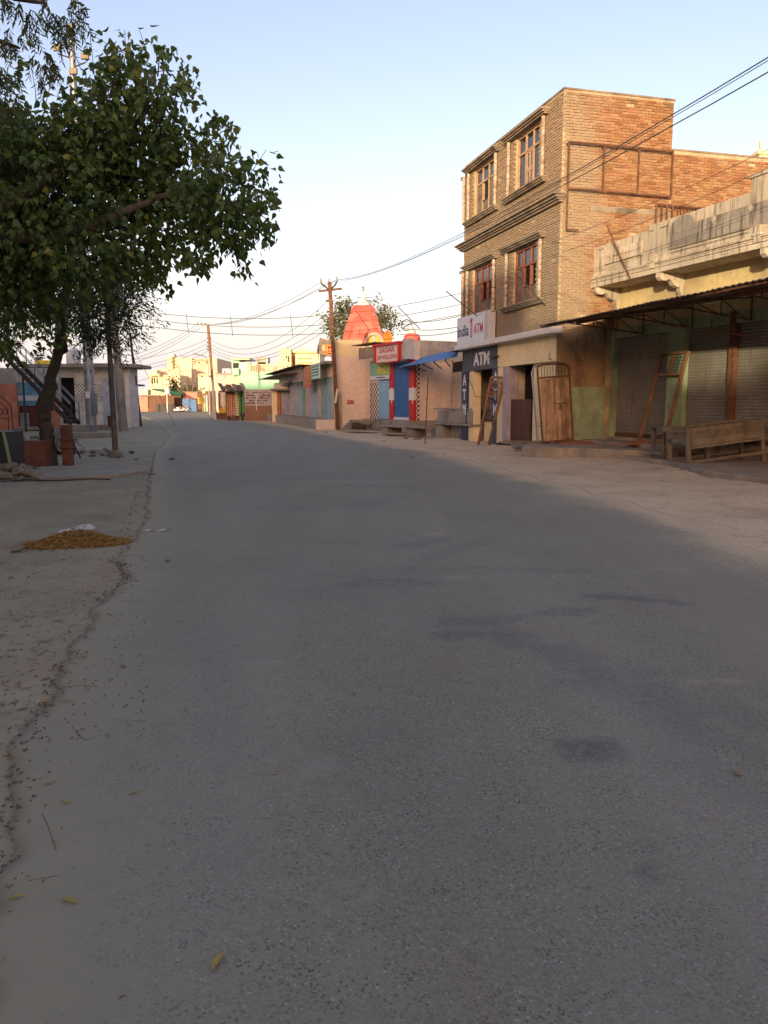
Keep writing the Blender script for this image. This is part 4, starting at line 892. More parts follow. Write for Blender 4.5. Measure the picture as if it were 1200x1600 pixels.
for s in (-.62, -.22, .22, .62): m.bar((s * 30 * pxm, -30 * pxm * .93, zz(530)), (s * 17.5 * pxm, -17.5 * pxm * .93, zz(491)), .13, .07)
for k in range(11): x = (k - 5) / 5 * 15 * pxm; m.box(x - .05, x + .05, -16.6 * pxm * .93 - .05, -15.5 * pxm * .93, zz(488), zz(484.5))
m.build('tower_rib', SALMON, tp)
MB().lathe([(.56, zz(478)), (.52, zz(474)), (.36, zz(471)), (.18, zz(468)), (.24, zz(466)), (.08, zz(464)), (.03, zz(455))], n=16).build('finial', WHITEP, tp)
m = MB().tube([(0, 0, zz(465)), (0, 0, zz(447))], .03, 5); [m.bar((-.1, 0, zz(y)), (.1, 0, zz(y)), .04) for y in (449, 452, 455, 458, 461)]; m.bar((-.5, 0, zz(465)), (.5, 0, zz(465)), .04); m.build('lightning_rod', IRON, tp)
AY = 52; ar = thing('temple_arch', 'rounded cream and yellow arch gable before the temple tower', 'arch', loc=(at(584, 560, AY).x, AY, 0)); c_ = at(585, 540, AY); sc = AY / FPX
ring = [(cos(t), sin(t) * 1.25) for t in [pi * k / 14 for k in range(15)]]
ro, ri = 17 * sc, 12.5 * sc; poly = [(x * ro, y * ro) for x, y in ring] + [(x * ri, y * ri) for x, y in ring[::-1]]
MB().prism(poly, (0, -.1, c_.z), (1, 0, 0), (0, 0, 1), (0, .5, 0)).build('arch_ring', mat('dusty_pink', (.50, .34, .26)), ar); MB().prism([(x * ri, y * ri) for x, y in ring], (0, .05, c_.z), (1, 0, 0), (0, 0, 1), (0, .2, 0)).build('arch_panel', mat('ochre_yellow', (.55, .38, .08)), ar)
MB().box(-ro, ro, -.1, .6, 0, c_.z - .002).build('gable_wall', CREAM, ar); MB().box(-.09, .09, .0, .05, c_.z + .2, c_.z + .8).build('figure_niche', GREYW, ar)
MB().tube([(x * ro * 1.08, -.12, y * ro * 1.08 + c_.z) for x, y in ring], .1, 6).build('arch_roll', SALMON, ar)
sh_ = thing('orange_spire', 'small bright orange stepped spire beside the arch gable', 'spire', loc=(at(606, 560, 50).x, 50, 0)); f = lambda y: at(605, y, 50).z
MB().lathe([(.25, 0), (.25, f(538)), (.27, f(535)), (.24, f(531)), (.33, f(529)), (.33, f(527)), (.24, f(525)), (.26, f(523)), (.15, f(519)), (.05, f(516))], n=12, sq=True, sm=False).build('spire_body', ORANGE, sh_)
sd = thing('small_dome', 'little salmon dome with white knob on the roof of the jeweller', 'dome', loc=(at(643.5, 560, 46).x, 46, 0)); f = lambda y: at(643, y, 46).z
MB().lathe([(.47, 0), (.47, f(531)), (.5, f(529.5)), (.46, f(528)), (.44, f(525)), (.36, f(522.5)), (.2, f(521))], n=18).build('dome_shell', SALMON, sd); MB().lathe([(.24, f(521)), (.2, f(517)), (.12, f(514)), (.07, f(511)), (.02, f(508))], n=12).build('finial', WHITEP, sd)
MB().tube([(.3*cos(t) - .3, 0, f(508) + .3*sin(t)) for t in [2*pi*k/12 for k in range(13)]], .03, 5).tube([(-.5, 0, f(512)), (0, 0, f(505))], .03, 5).build('trident', IRON, sd)

# ================================================================ long beige row of shops
c = gnd(496, 671.5); FB = Fr(c.x, c.y, 0, -.2555, .9668)
rw = thing('row_shops', 'long beige row of small shops with slab roof and boarded fronts', 'shop row', FB)
SB = -1.1                                                       # shop fronts stand back from the plinth edge
pz = FB.p(492, 655)[1]; La = FB.p(437, 640, SB)[0]
BX('plinth', CONCD, rw, 0, La, -2, 0, 0, pz, bevel=.02); BX('plinth_end', BEIGE, rw, -.012, .6, -2, .012, 0, pz - .003)
BX('gable_wall', BEIGE, rw, -.02, .22, -8.5, SB, 0, 4.18); BX('gable_sunlit_paint', CREAM, rw, .0, .22, FB.s(566, 545)[0], SB, 4.182, 5.05)  # one wall; lighter cream above the shadow edge puts sunlight into its colour
zr = FB.p(509, 566, -.3)[1]
BX('body', GREYW, rw, .22, La, -8, SB - .1, 0, zr - .3); BX('roof_slab', CONC, rw, .3, La + .3, -8, -.55, zr, zr + .16, bevel=.02); BX('beam', BEIGE, rw, .22, La, SB - .1, SB + .02, zr - .7, zr - .002)
BX('roof_room', mat('cream_lit_wall', (.66, .55, .40)), rw, 1.5, 8, max(-8, FB.s(560, 545)[0]), -3.0, zr + .17, 5.0)
bay = La / 5.4; shcol = [mat('dull_blue_door', (.30, .42, .46), stain=(.2, .19, .17), samt=.2), mat('grey_blue_door', (.36, .40, .42), stain=(.12, .1, .09), samt=.2), mat('green_grey_door', (.25, .32, .27), stain=(.2, .17, .13), samt=.25), mat('mauve_door', (.42, .37, .43), stain=(.15, .12, .1), samt=.2)]
for k in range(5):
    u0 = .5 + k * bay; BX('pillar', GREYW if k % 2 else CREAM2, rw, u0 - .25, u0 + .35, SB - .099, SB + .1, pz, zr - .702)
    MB().shutter(u0 + .36, u0 + bay * .55, pz, zr - .72, SB - .02, .1).build('rolling_shutter', shcol[k % 4], rw) if k != 1 else BX('door', shcol[1], rw, u0 + .36, u0 + bay * .55, SB - .09, SB, pz, zr - .72)
    BX('door', shcol[(k + 2) % 4], rw, u0 + bay * .56, u0 + bay - .3, SB - .09, SB - .0, pz, zr - .72)
tp2 = BX('tarpaulin_roof', TINR, rw, 6.5, La + .6, -3, .1, zr + .2, zr + .24); BX('sagging_roof', TINR, rw, 10, La + 1.4, -2.2, .5, zr - .2, zr - .15)
for (x0, x1, y0, y1, mt, lab) in ((487, 499, 571, 591, mat('pale_green_board', (.45, .70, .58), bump=0), 'pale green shop board, nearest on the row roof'), (474, 485, 574, 600, mat('orange_print_board', (.48, .20, .07), (.45, .30, .08), bump=0, scale=6), 'orange and yellow printed shop board with a red foot'), (456, 473, 577, 596, mat('faded_print_board', (.34, .29, .27), (.24, .17, .15), bump=0, scale=7), 'faded grey shop board hanging under the roof edge'), (448, 455, 580, 595, mat('faded_board_two', (.30, .25, .22), (.18, .14, .13), bump=0, scale=7), 'narrow dark faded shop board'), (438, 447, 584, 599, mat('faded_board_three', (.34, .31, .27), bump=0), 'plain grey shop board at the far end of the row')):
    a_1, z_1 = FB.p(x0, y0, -.45); a_0, z_0 = FB.p(x1, y1, -.45); o = thing('shop_board', lab, 'sign', FB); BX('board', mt, o, a_0, a_1, -.5, -.43, z_0, z_1)
    if x0 > 470:
        m = MB()
        for r_ in range(4):
            u = a_0 + .1
            while u < a_1 - .3: l_ = R.uniform(.1, .3); zq = z_0 + (z_1 - z_0) * (.2 + .2 * r_); m.box(u, min(u + l_, a_1 - .08), -.429, -.425, zq, zq + .09); u += l_ + .08
        m.build('print_mark', REDL if x0 < 480 else NAVY, o, kind='stuff')
    if x0 == 474: BX('red_foot', RED, o, a_0, a_1, -.505, -.425, z_0 - .2, z_0)
bn = thing('roof_banner', 'yellow and orange printed banner on the sunlit roof wall', 'banner', loc=at(503, 553, 47.6)); P1, P0 = at(537.5, 539, 50.6), bn.location
FBn = Fr(P0.x, P0.y, P0.z, .9668, .2555); bn.rotation_euler.z = FBn.rot; wdt = at(537.5, 553, 50).x - P0.x; wdt /= .93; hgt = 14 / FPX * 49
BX('banner_cloth', mat('banner_yellow', (.62, .38, .06), bump=0), bn, 0, wdt, -.03, 0, 0, hgt); BX('portrait', mat('banner_pink', (.50, .20, .14), (.6, .45, .3), scale=8, bump=0), bn, .03, .28, -.036, -.031, .03, hgt - .04)
m = MB(); u = .34
while u < wdt - .1: l_ = R.uniform(.06, .16); m.box(u, u + l_, -.036, -.031, hgt * .52, hgt * .8); m.box(u, u + l_ * .8, -.036, -.031, hgt * .22, hgt * .4); u += l_ + .03
m.bar((.32, -.034, hgt * .84), (wdt - .05, -.034, hgt * .84), .004, .02); m.build('print_mark', REDL, bn, kind='stuff'); BX('red_edge', RED, bn, .3, wdt, -.037, -.032, .0, .06)
o = thing('roadside_kiosk_shutter', 'small open flap of tin over the roof of the beige row', 'roof flap', loc=at(497, 540, 52)); MB().bar((0, 0, 0), (1.6, 0, -.4), .06, 1.0).bar((0, 0, -.9), (0, 0, 0), .06).build('tin_sheet', TINR, o)
# painted mark on the gable wall
m = MB(); 
gm = lambda x, y: FB.s(x, y, -.03)
for p, q in (((542, 626), (546, 625)), ((546, 625), (550, 627.5)), ((550, 627.5), (553, 625)), ((542, 629), (553, 628.6)), ((544, 627), (545, 629)), ((549, 626), (551, 629)), ((542, 631), (553, 631))):
    a, b = gm(*p), gm(*q); m.bar((-.03, a[0], a[1]), (-.03, b[0], b[1]), .004, .05)
m.build('painted_slogan', REDL, rw, kind='stuff')
y0, y1 = gm(523, 640)[0], gm(534, 640)[0]; BX('wall_patch', CREAM2, rw, -.05, -.021, min(y0, y1), max(y0, y1), 0, 2.1); y2, y3 = gm(571, 640)[0], gm(577, 640)[0]; BX('wall_pier', BEIGE, rw, -.25, -.021, min(y2, y3), max(y2, y3), 0, 3.0)
# ================================================================ across the bend: far houses, stalls and walls
def fpos(x, y, Y): return at(x, y, Y)
def fbx(par, name, mt, x0, x1, y0, y1, Y, dep=.3, dy=0.0, z0=None, **k):
    """box whose front lies at distance Y (+dy) and fills the photo rectangle x0..x1, y0..y1; par sits at (X, Y, 0)"""
    Yf = Y + dy; A, B = at(x0, (y0 + y1) / 2, Yf), at(x1, (y0 + y1) / 2, Yf); zt, zb = at(x0, y0, Yf).z, (at(x0, y1, Yf).z if z0 is None else z0)
    L = par.location; return BX(name, mt, par, A.x - L.x, B.x - L.x, Yf - L.y, Yf - L.y + dep, zb - L.z, zt - L.z, **k)
def far(name, label, cat, x, Y, group=None): p = at(x, 640, Y); return thing(name, label, cat, loc=(p.x, Y, 0), group=group)
MINT = mat('mint_wall', (.36, .72, .46), var=.05, bump=.1, stain=(.35, .5, .38), samt=.1)
PEACH = mat('peach_wall', (.70, .50, .36), var=.06, bump=.1, stain=(.45, .3, .2), samt=.15); PALEY = mat('pale_yellow_wall', (.76, .64, .42), var=.06, bump=.1, stain=(.45, .38, .25), samt=.15)
BRKW = mat('exposed_brick_wall', (.28, .15, .09), (.22, .15, .10), scale=5, bump=.5, stain=(.14, .13, .06), samt=.3)
LILAC = mat('lilac_door', (.36, .34, .44), bump=.05); ORD = mat('orange_door', (.42, .17, .05), bump=.05); DGREEN = mat('bright_green_door', (.10, .32, .10), bump=.05)
TENT = mat('green_tarpaulin', (.06, .24, .10), stain=(.2, .25, .15), samt=.2); BROWNT = mat('brown_shed_tin', (.16, .085, .055), stain=(.08, .05, .04), samt=.3); PINKS = mat('pink_board', (.50, .24, .18), bump=0)
# slogan wall
o = far('slogan_wall', 'whitewashed plot wall with rows of dark lettering above bare brick', 'wall', 403, 70)
fbx(o, 'whitewash', mat('whitewash', (.42, .37, .35), (.34, .29, .27), scale=3), 382, 425, 610, 634, 70, .25); fbx(o, 'brick_base', BRKW, 382, 425, 634, 657, 70, .27, z0=-.05); fbx(o, 'wall_cap', GREYW, 381.5, 425.5, 608.6, 610, 70, .32, -.03)
m = MB(); W0 = at(383, 640, 70).x - o.location.x; W1 = at(424, 640, 70).x - o.location.x
for r_ in range(5):
    z = at(400, 613.5 + r_ * 4.1, 70).z; u = W0 + .08
    while u < W1 - .2:
        l_ = R.uniform(.08, .3)
        if R.random() < .86 and not (r_ < 3 and abs((u - W0) / (W1 - W0) - .43) < .03): m.bar((u, -.004, z + R.uniform(-.03, .03)), (min(u + l_, W1), -.004, z + R.uniform(-.05, .05)), .004, R.choice((.05, .09, .14)))
        u += l_ + R.uniform(.03, .1)
m.build('painted_lettering', mat('maroon_lettering', (.13, .07, .08), bump=0), o, kind='stuff')
MB().box(W0 + (W1 - W0) * .43 - .02, W0 + (W1 - W0) * .43 + .03, -.006, -.001, .9, 2.5).build('seam', LETW, o)
# lilac lock-up
o = far('lock_up_shop', 'low lock-up shop with lilac doors and orange jamb beyond the beige row', 'shop', 438, 64)
fbx(o, 'body', CREAM2, 425, 456, 607, 661, 64, 3, .25, z0=-.05); fbx(o, 'cream_pillar', CREAM, 425, 433, 611, 660, 64, .24, z0=-.05); fbx(o, 'orange_jamb', ORD, 433.3, 438, 611, 660, 64, .2, .03, z0=-.05)
for k in range(3): fbx(o, 'lilac_door', LILAC, 440 + k * 5, 444.6 + k * 5, 613, 656, 64, .08, .15)
fbx(o, 'roof_slab', CONC, 422, 458, 607.5, 610, 64, 3.3, -.6); fbx(o, 'white_coping', WHITEP, 428, 457, 598, 607, 64, .3, .4)
# green door hut and clutter
o = far('green_door_hut', 'cluttered hut with green door jambs and louvred strip beside the slogan wall', 'hut', 367, 72)
fbx(o, 'body', BROWNT, 353, 381.5, 612, 655, 72, 4, .3, z0=-.05); fbx(o, 'green_jamb', DGREEN, 373.5, 376, 613, 652, 72, .2, z0=0); fbx(o, 'green_jamb', DGREEN, 378, 380.5, 611, 653, 72, .22, z0=0)
fbx(o, 'louvre', CREAM, 368, 372.5, 613, 651, 72, .15, .0); [fbx(o, 'louvre_slat', BROWNT, 369.2, 371.4, 616 + k * 4.2, 618 + k * 4.2, 72, .05, -.05) for k in range(8)]
for k, (a, b) in enumerate(((356.5, 359.5), (360, 363), (364, 367))): fbx(o, 'pink_door', mat('dusty_rose_door', (.50, .25, .17), bump=.05), a, b, 616, 652, 72, .1, .1)
fbx(o, 'yellow_post', mat('ochre_post', (.5, .3, .05)), 354.5, 356, 618, 650, 72, .1, -.05)
for k in range(9): x = 343 + k * 4.2; P0 = at(x, 601 + R.uniform(-3, 3), 71); P1 = at(x + 7, 611 + R.uniform(-3, 2), 70.3); L = o.location; MB().bar(P0 - L, P1 - L, R.uniform(.25, .5), .05).build('roof_scrap', (TINR, WOODG, CONCD)[k % 3], o)
fbx(o, 'roof_sheet', TINR, 341, 381, 610, 612.5, 72, 3.2, -.5)
o = far('cloth_stall', 'market stall with pale hanging cloths and yellow goods behind the tall red pole', 'stall', 348, 75)
for k in range(5): P = at(343.5 + k * 2.1, 612, 75); L = o.location; MB().prism([(0, 0), (.13, .02), (.16, -1.3 - .25 * (k % 3)), (.02, -1.5 + .2 * (k % 2))], P - L, (1, .1 * (-1) ** k, 0), (0, 0, 1), (0, .03, 0)).build('hanging_cloth', (CREAM2, WHITEP, BEIGE)[k % 3], o)
fbx(o, 'table', WOODD, 339, 355, 645, 655, 75, 1.2, z0=0); [fbx(o, 'goods_bag', mat('yellow_goods', (.6, .38, .08), bump=.2), 342 + k * 3, 344.6 + k * 3, 638 - (k % 2) * 2, 645, 75, .5, .1) for k in range(4)]; fbx(o, 'back_wall', BROWNT, 341, 354, 613, 646, 75, .1, 1.4)
o = far('low_bench', 'low dark wooden bench on the roadside in front of the green door hut', 'bench', 367, 68)
fbx(o, 'seat', WOODD, 356, 380, 649.5, 651, 68, .5); [fbx(o, 'leg', WOODD, a, a + 1.6, 650.5, 657.5, 68, .45, .02, z0=0) for a in (356.5, 377.5)]; [fbx(o, 'crate', BROWNT, 362, 368, 654.6, 657.8, 68, .4, .1)]
fbx(o, 'end_box', IRON, 375, 381, 646, 649.4, 68, .5)
# mint house with balustrade
o = far('mint_house', 'mint green house with cream balustrade on its roof terrace', 'house', 413, 85)
fbx(o, 'wall', MINT, 372, 458, 583, 650, 85, 9, z0=-.05); fbx(o, 'roof_edge', MINT, 362, 373, 576, 586, 85, 5, -.4); fbx(o, 'lower_wall', PEACH, 362.5, 371.8, 586, 645, 85, 4, .3, z0=0)
fbx(o, 'roof_room', MINT, 362, 374, 560, 576, 85, 3.5, .8); fbx(o, 'window_pane', GLASSM, 364, 372.5, 567, 575, 85, .05, .7); fbx(o, 'roof_room_cap', PALEY, 360.5, 390, 559, 562, 85, 4, .3)
fbx(o, 'white_block', WHITEP, 374, 387, 566, 582.5, 85, 3, .1)
for x in (387.5, 401, 416, 432.5, 446): fbx(o, 'terrace_pier', PALEY, x, x + 2.6, 560 if x > 390 else 567, 582.6, 85, .35, .0)
for a, b in ((390.4, 400.8), (404, 415.8), (419, 432.2), (435.4, 445.8)):
    fbx(o, 'balustrade_rail', PALEY, a, b, 569, 571, 85, .2, .05); fbx(o, 'balustrade_rail', PALEY, a, b, 580.6, 582.6, 85, .2, .05)
    n = 4
    for k in range(n): u = a + (b - a) * (k + .2) / n; fbx(o, 'baluster', PALEY, u, u + 1.1, 571, 580.5, 85, .12, .09)
fbx(o, 'back_wall', PEACH, 388, 446, 572, 582.4, 85, .2, 4.5); fbx(o, 'water_tank', mat('tank_grey_green', (.30, .33, .28)), 401, 419, 558.5, 566, 85, 1.5, 6); fbx(o, 'tank_stand', IRON, 402, 418, 566, 576, 85, 1.2, 6.1)
# small yellow house
o = far('cream_balcony_house', 'sunlit cream two storey house with brown door above the row roof', 'house', 466, 98)
fbx(o, 'wall', PALEY, 440, 500, 551, 640, 98, 8, z0=0); fbx(o, 'front_bay', CREAM, 437, 455, 545, 600, 98, 1.2, -1.3, z0=0); fbx(o, 'roof_ledge', CREAM, 436, 502, 548.5, 551, 98, 9, -.6)
fbx(o, 'roof_tank', PEACH, 442, 449, 543, 548.4, 98, 2, 1); fbx(o, 'parapet_bit', CREAM, 463, 478, 544, 548.4, 98, .4, -.3); fbx(o, 'door', FRAMER, 455.5, 461, 556, 572, 98, .1, -.1); [fbx(o, 'window_pane', DARK, x, x + 2, 556, 566, 98, .05, -1.36) for x in (446.5, 450)]; [fbx(o, 'ledge', CREAM, 464, 486, y, y + 1.4, 98, .5, -.5) for y in (558, 565, 572)]
# grey house and white tank room
o = far('grey_gable_house', 'plain grey brown house behind the red pole', 'house', 348, 120); fbx(o, 'wall', GREYW, 337, 362, 584, 645, 120, 8, z0=0); fbx(o, 'roof_edge', CONC, 336.5, 362.5, 583, 584.4, 120, 8.5, -.2)
o = far('white_roof_room', 'small white cubic roof room left of the mint house', 'roof room', 354, 135); fbx(o, 'wall', WHITEP, 348, 361, 576, 645, 135, 4, z0=0); fbx(o, 'door', FRAMER, 350, 352, 579, 584, 135, .1, -.1)
o = far('rubble_wall_house', 'broken cream wall with stepped top right of the tall pole', 'wall', 357, 95); L = o.location
pts = [at(x, y, 95) - L for x, y in ((339, 600), (345, 596), (352, 591), (358, 588), (366, 586), (371.5, 586))]; base = at(340, 625, 95).z
MB().prism([(p.x, p.z) for p in pts] + [(pts[-1].x, 0), (pts[0].x, 0)], (0, 0, 0), (1, 0, 0), (0, 0, 1), (0, .4, 0)).build('wall', PEACH, o)
# big peach and yellow block
o = far('peach_block', 'big sunlit peach and pale yellow windowless block at the end of the street', 'building', 300, 170)
fbx(o, 'yellow_wall', PALEY, 262, 301, 559, 641, 170, 18, z0=0); fbx(o, 'peach_wall', PEACH, 301.2, 340, 559.5, 641, 170, 18, .3, z0=0); fbx(o, 'stair_tower', CREAM, 263.5, 270, 557.5, 600, 170, 3, -1.0, z0=0); fbx(o, 'roof_tank', WHITEP, 264, 272, 553, 558.9, 170, 2, 2)
for x, y in ((303, 564.5), (309.5, 565.5), (303.5, 590.5)): fbx(o, 'window_hole', DARK, x, x + 3, y, y + 1.8, 170, .1, .2)
for y in (574, 590): fbx(o, 'floor_line', GREYW, 270.3, 301, y, y + .7, 170, .1, -.08)
o = far('cream_lower_house', 'low cream house with pillared porch left of the peach block', 'house', 247, 158)
fbx(o, 'wall', PALEY, 235, 282, 586, 641, 158, 8, z0=0); fbx(o, 'porch_roof', CREAM, 232, 249, 584, 587, 158, 4, -1.5); fbx(o, 'roof_room', PALEY, 231, 245, 578, 584, 158, 3, 2); [fbx(o, 'window_pane', DARK, x, x + 2, 590, 599, 158, .05, -.05) for x in (236.5, 240.5, 244.5)]; [fbx(o, 'porch_post', CREAM, x, x + .8, 587, 606, 158, .2, -1.2, z0=0) for x in (233, 248)]
o = far('yellow_low_house', 'small pale house with flat roof right of the bare tree', 'house', 325, 150); fbx(o, 'wall', PALEY, 310, 337, 585.5, 641, 150, 6, z0=0); fbx(o, 'roof_edge', CREAM, 309.5, 338, 584, 586, 150, 7, -.4); [fbx(o, 'window_hole', DARK, x, x + 3, 587, 589, 150, .05, -.05) for x in (314, 327)]
o = far('peach_annex', 'plain peach wall between the cream house and the block', 'building', 262, 164); fbx(o, 'wall', PEACH, 246, 300, 576, 641, 164, 5, z0=0)
# stalls along the bend
def stall(label, x, Y, parts, name='market_stall', cat='stall', group='stalls along the bend'):
    o = far(name, label, cat, x, Y, group)
    for p in parts: fbx(o, p[0], p[1], *p[2:6], Y, p[6] if len(p) > 6 else .4, p[7] if len(p) > 7 else 0, z0=0 if p[5] >= 637 else None)
    return o
stall('brown red tin cabin at the left end of the stalls', 226, 146, [('wall', PINKS, 217, 231, 619.5, 640, 3), ('wall', BROWNT, 231.2, 243, 619, 640, 2.5, .2), ('roof', TINR, 216, 244, 617.5, 619.3, 4, -.3), ('upper_box', PALEY, 219, 231, 609, 617, 2, 1)])
s_ = stall('dark stall under a green tarpaulin roof', 258, 142, [('back_wall', BROWNT, 243, 272, 618, 640, .2, 3), ('counter', IRON, 245, 270, 631, 640, 1, .8), ('post', WOODG, 242.5, 243.6, 617, 641, .15, -.4), ('post', WOODG, 271, 272, 618, 640, .15, -.4)])
P = [at(x, y, Yq) - s_.location for x, y, Yq in ((233, 607, 145), (262, 614, 141), (284, 619, 141.5), (280, 612.5, 145), (255, 608, 145))]
b = MB(); b.add(P, [(0, 1, 2, 3, 4)]); b.add([p - Vector((0, 0, .08)) for p in P], [(4, 3, 2, 1, 0)]); b.build('tarpaulin_roof', TENT, s_)
stall('kiosk with blue shutter under a pink board', 296, 147, [('shutter', SHUTB, 285, 307, 623, 637.5, .3), ('pink_board', PINKS, 290, 309.5, 613, 622.8, .3, -.3), ('roof', TINR, 284, 310, 611.6, 613, 3, -.4), ('body', BROWNT, 286, 309, 614, 638, 3, .35)])
stall('narrow stall beside the kiosk with blue shutter', 278, 148, [('wall', BROWNT, 272, 284, 617, 638, 2), ('roof', TENT, 271, 286, 615.5, 617, 2.5, -.3)])
stall('yellow booth right of the pink board', 318, 143, [('yellow_panel', mat('booth_yellow', (.5, .32, .05), bump=0), 308.5, 315, 621, 631, .3, -.1), ('wall', BROWNT, 308.5, 330, 612, 638, 2.5, .2), ('green_door', GREENP, 316, 321, 618, 637.5, .1, .05), ('white_post', WHITEP, 322, 324, 617, 637.5, .2, .0), ('roof', TINR, 307, 333, 610.5, 612.4, 3, -.3)])
stall('brown sheds behind the lamp post right of the yellow booth', 338, 138, [('wall', BROWNT, 331, 346, 615, 639, 2.5), ('roof', TINR, 330, 347, 612.5, 615, 3, -.3)])
for k, (x, y, Y) in enumerate(((222, 641, 130), (314.5, 642, 128))): pass
# board on a post, drum on a post
o = far('round_drum_post', 'white drum fixed on a slim post before the green tarpaulin', 'post', 261, 132); fbx(o, 'post', WHITEP, 260.3, 261.7, 616, 641, 132, .15, .1, z0=0); A = at(261.3, 611.5, 132) - o.location; MB().lathe([(.38, -.48), (.42, -.3), (.42, .4), (.36, .5)], (A.x, .1, A.z), 12).build('drum', WHITEP, o)
o = far('notice_post', 'thin wooden post with a pale board before the yellow booth', 'post', 317, 126); fbx(o, 'post', WOODG, 316.6, 317.5, 613, 643, 126, .1, z0=0); fbx(o, 'board', CREAM, 316, 320.5, 609, 614.5, 126, .06, -.08)
def bike(x, Y, lab):
    o = far('parked_motorcycle', lab, 'motorcycle', x, Y, 'motorcycles parked by the stalls'); 
    for q in (-.62, .62): MB().tube([(q + .3*cos(t), 0, .31 + .3*sin(t)) for t in [2*pi*k/12 for k in range(13)]], .05, 5).build('wheel', IRON, o)
    MB().bar((-.5, 0, .45), (.3, 0, .45), .2, .3).bar((.1, 0, .75), (.62, 0, .31), .06).bar((-.55, 0, .6), (-.62, 0, .31), .05).build('frame', STEEL, o)
    MB().bar((-.1, 0, .75), (.32, 0, .82), .26, .2).build('fuel_tank', WHITEP if x < 280 else MAROON, o); MB().bar((-.65, 0, .8), (-.1, 0, .76), .26, .1).build('seat', IRON, o); MB().bar((.38, -.32, 1.02), (.38, .32, 1.02), .04).bar((.38, 0, 1.0), (.62, 0, .35), .05).build('handlebar', IRON, o); MB().lathe([(.05, -.06), (.1, 0), (.08, .06)], (.5, 0, .92), 8).build('headlight', SIGNW, o); return o
bike(277, 128, 'pale motorcycle parked before the dark stalls'); bike(285, 133, 'second motorcycle, parked right of the pale one'); bike(291, 139, 'dark red motorcycle parked in front of the blue shutter')
# lamp posts
def lampc(x, yb, Y, yt, arms, lab, name='street_lamp'):
    b0 = at(x, yb, Y); o = thing(name, lab, 'street lamp', loc=(b0.x, Y, 0)); T = at(x - 3, yt, Y) - o.location; MB().tube([(0, 0, -.2), (T.x, 0, T.z)], [.09, .06], 8).build('lamp_post', STEEL, o)
    for ex_, ey_, sy in arms: E_ = at(ex_, ey_, Y) - o.location; s0 = at(x - 2.5, sy, Y) - o.location; c_ = (s0 + E_) / 2 + Vector((.0, 0, .35)); MB().tube([s0, (s0 + c_) / 2 + Vector((.05, 0, .1)), c_, E_], .045, 5).build('lamp_arm', IRON, o); MB().bar(E_, E_ + Vector((-.7, 0, .18)), .2, .1).build('lamp_head', IRON, o)
    return o
lampc(328, 647, 100, 566, ((312, 555, 566), (308, 563, 570)), 'slim street lamp with two drooping arms left of the tall red pole')
# ---------------------------------------------------------------- utility poles and wires
def insul(par, P, h=.16): MB().lathe([(.03, 0), (.06, .03), (.04, .06), (.06, .09), (.03, h)], P, 8).build('insulator', CONC, par)
pole = {}
P0, P1 = at(528, 669.5, 45.6), at(515, 441, 45.6); P0.z = 0
o = thing('power_pole', 'leaning rusty steel power pole with forked top before the beige gable wall', 'pole', loc=P0); T = P1 - P0; ax = T.normalized(); MB().bar(-ax * .3, T, .26, .2).build('pole_shaft', RUST, o)
cr = lambda dx, y: at(dx, y, 45.6) - P0
MB().bar(cr(498, 455), cr(534, 451), .12, .1).build('cross_bar', RUST, o); m = MB(); m.tube([cr(502, 443), cr(506, 446), cr(514, 453)], .05, 6); m.tube([cr(526, 440), cr(524, 445), cr(517, 452)], .05, 6); m.build('fork_arm', IRON, o)
pole['a'] = [P0 + q for q in (cr(501.5, 441), cr(526.5, 437), cr(514, 441))]; [insul(o, q + Vector((0, 0, -.05)), .3) for q in (cr(501.5, 442), cr(526.5, 439), cr(514, 443))]
pole['al'] = [at(x, y, 45.6) for x, y in ((512, 470), (513.5, 487), (514.5, 502), (516, 511))]; m = MB(); [m.bar(p - P0 - Vector((.1, 0, 0)), p - P0 + Vector((.12, 0, 0)), .1) for p in pole['al']]; m.build('wire_clamp', IRON, o)
MB().box(-.25, .2, .12, .16, .0, .02).bar((-.12, -.14, 1.5), (.0, -.14, 2.3), .22, .1).build('tied_rag', WHITEP, o)
MB().tube([cr(519, 470), Vector((3.0, 3.0, 0)) + Vector((0, 0, .4))], .014, 4).build('stay_wire', WIREM, o)
P0, P1 = at(337, 656, 75), at(325, 508, 75); P0.z = 0
o2 = thing('power_pole', 'tall red and silver power pole with side arm at the bend', 'pole', loc=P0); T = P1 - P0; MB().bar(T * .42, T, .24, .2).build('red_shaft', RUSTP, o2); MB().bar(T * -.02, T * .4199, .27, .22).build('silver_shaft', STEEL, o2)
c2 = lambda x, y: at(x, y, 75) - P0; MB().bar(c2(309, 508.5), c2(328.5, 508), .12).bar(c2(313, 511), c2(325.5, 526), .07).build('cross_arm', STEEL, o2); m = MB(); [m.bar(c2(326.5, y) - Vector((.2, 0, 0)), c2(326.5, y) + Vector((.2, 0, 0)), .1) for y in (528, 535, 541, 546)]; m.build('wire_clamp', IRON, o2)
pole['b'] = [P0 + c2(x, 506) for x in (309, 315, 321.5)]; [insul(o2, c2(x, 508), .25) for x in (309, 315, 321.5)]; pole['bl'] = [at(327, y, 75) for y in (529, 536, 542, 547)]
def wire(a, b, sag, label, r=.012, group=None, n=18, name='overhead_wire'):
    a, b = Vector(a), Vector(b); o = thing(name, label, 'wire', loc=a, group=group) if False else None
    pts = [a.lerp(b, k / n) - a - Vector((0, 0, sag * 4 * (k / n) * (1 - k / n))) for k in range(n + 1)]
    q = MB().tube(pts, r, 4, caps=False).build(name, WIREM); q.location = a; tag(q, label, 'wire', group); return q
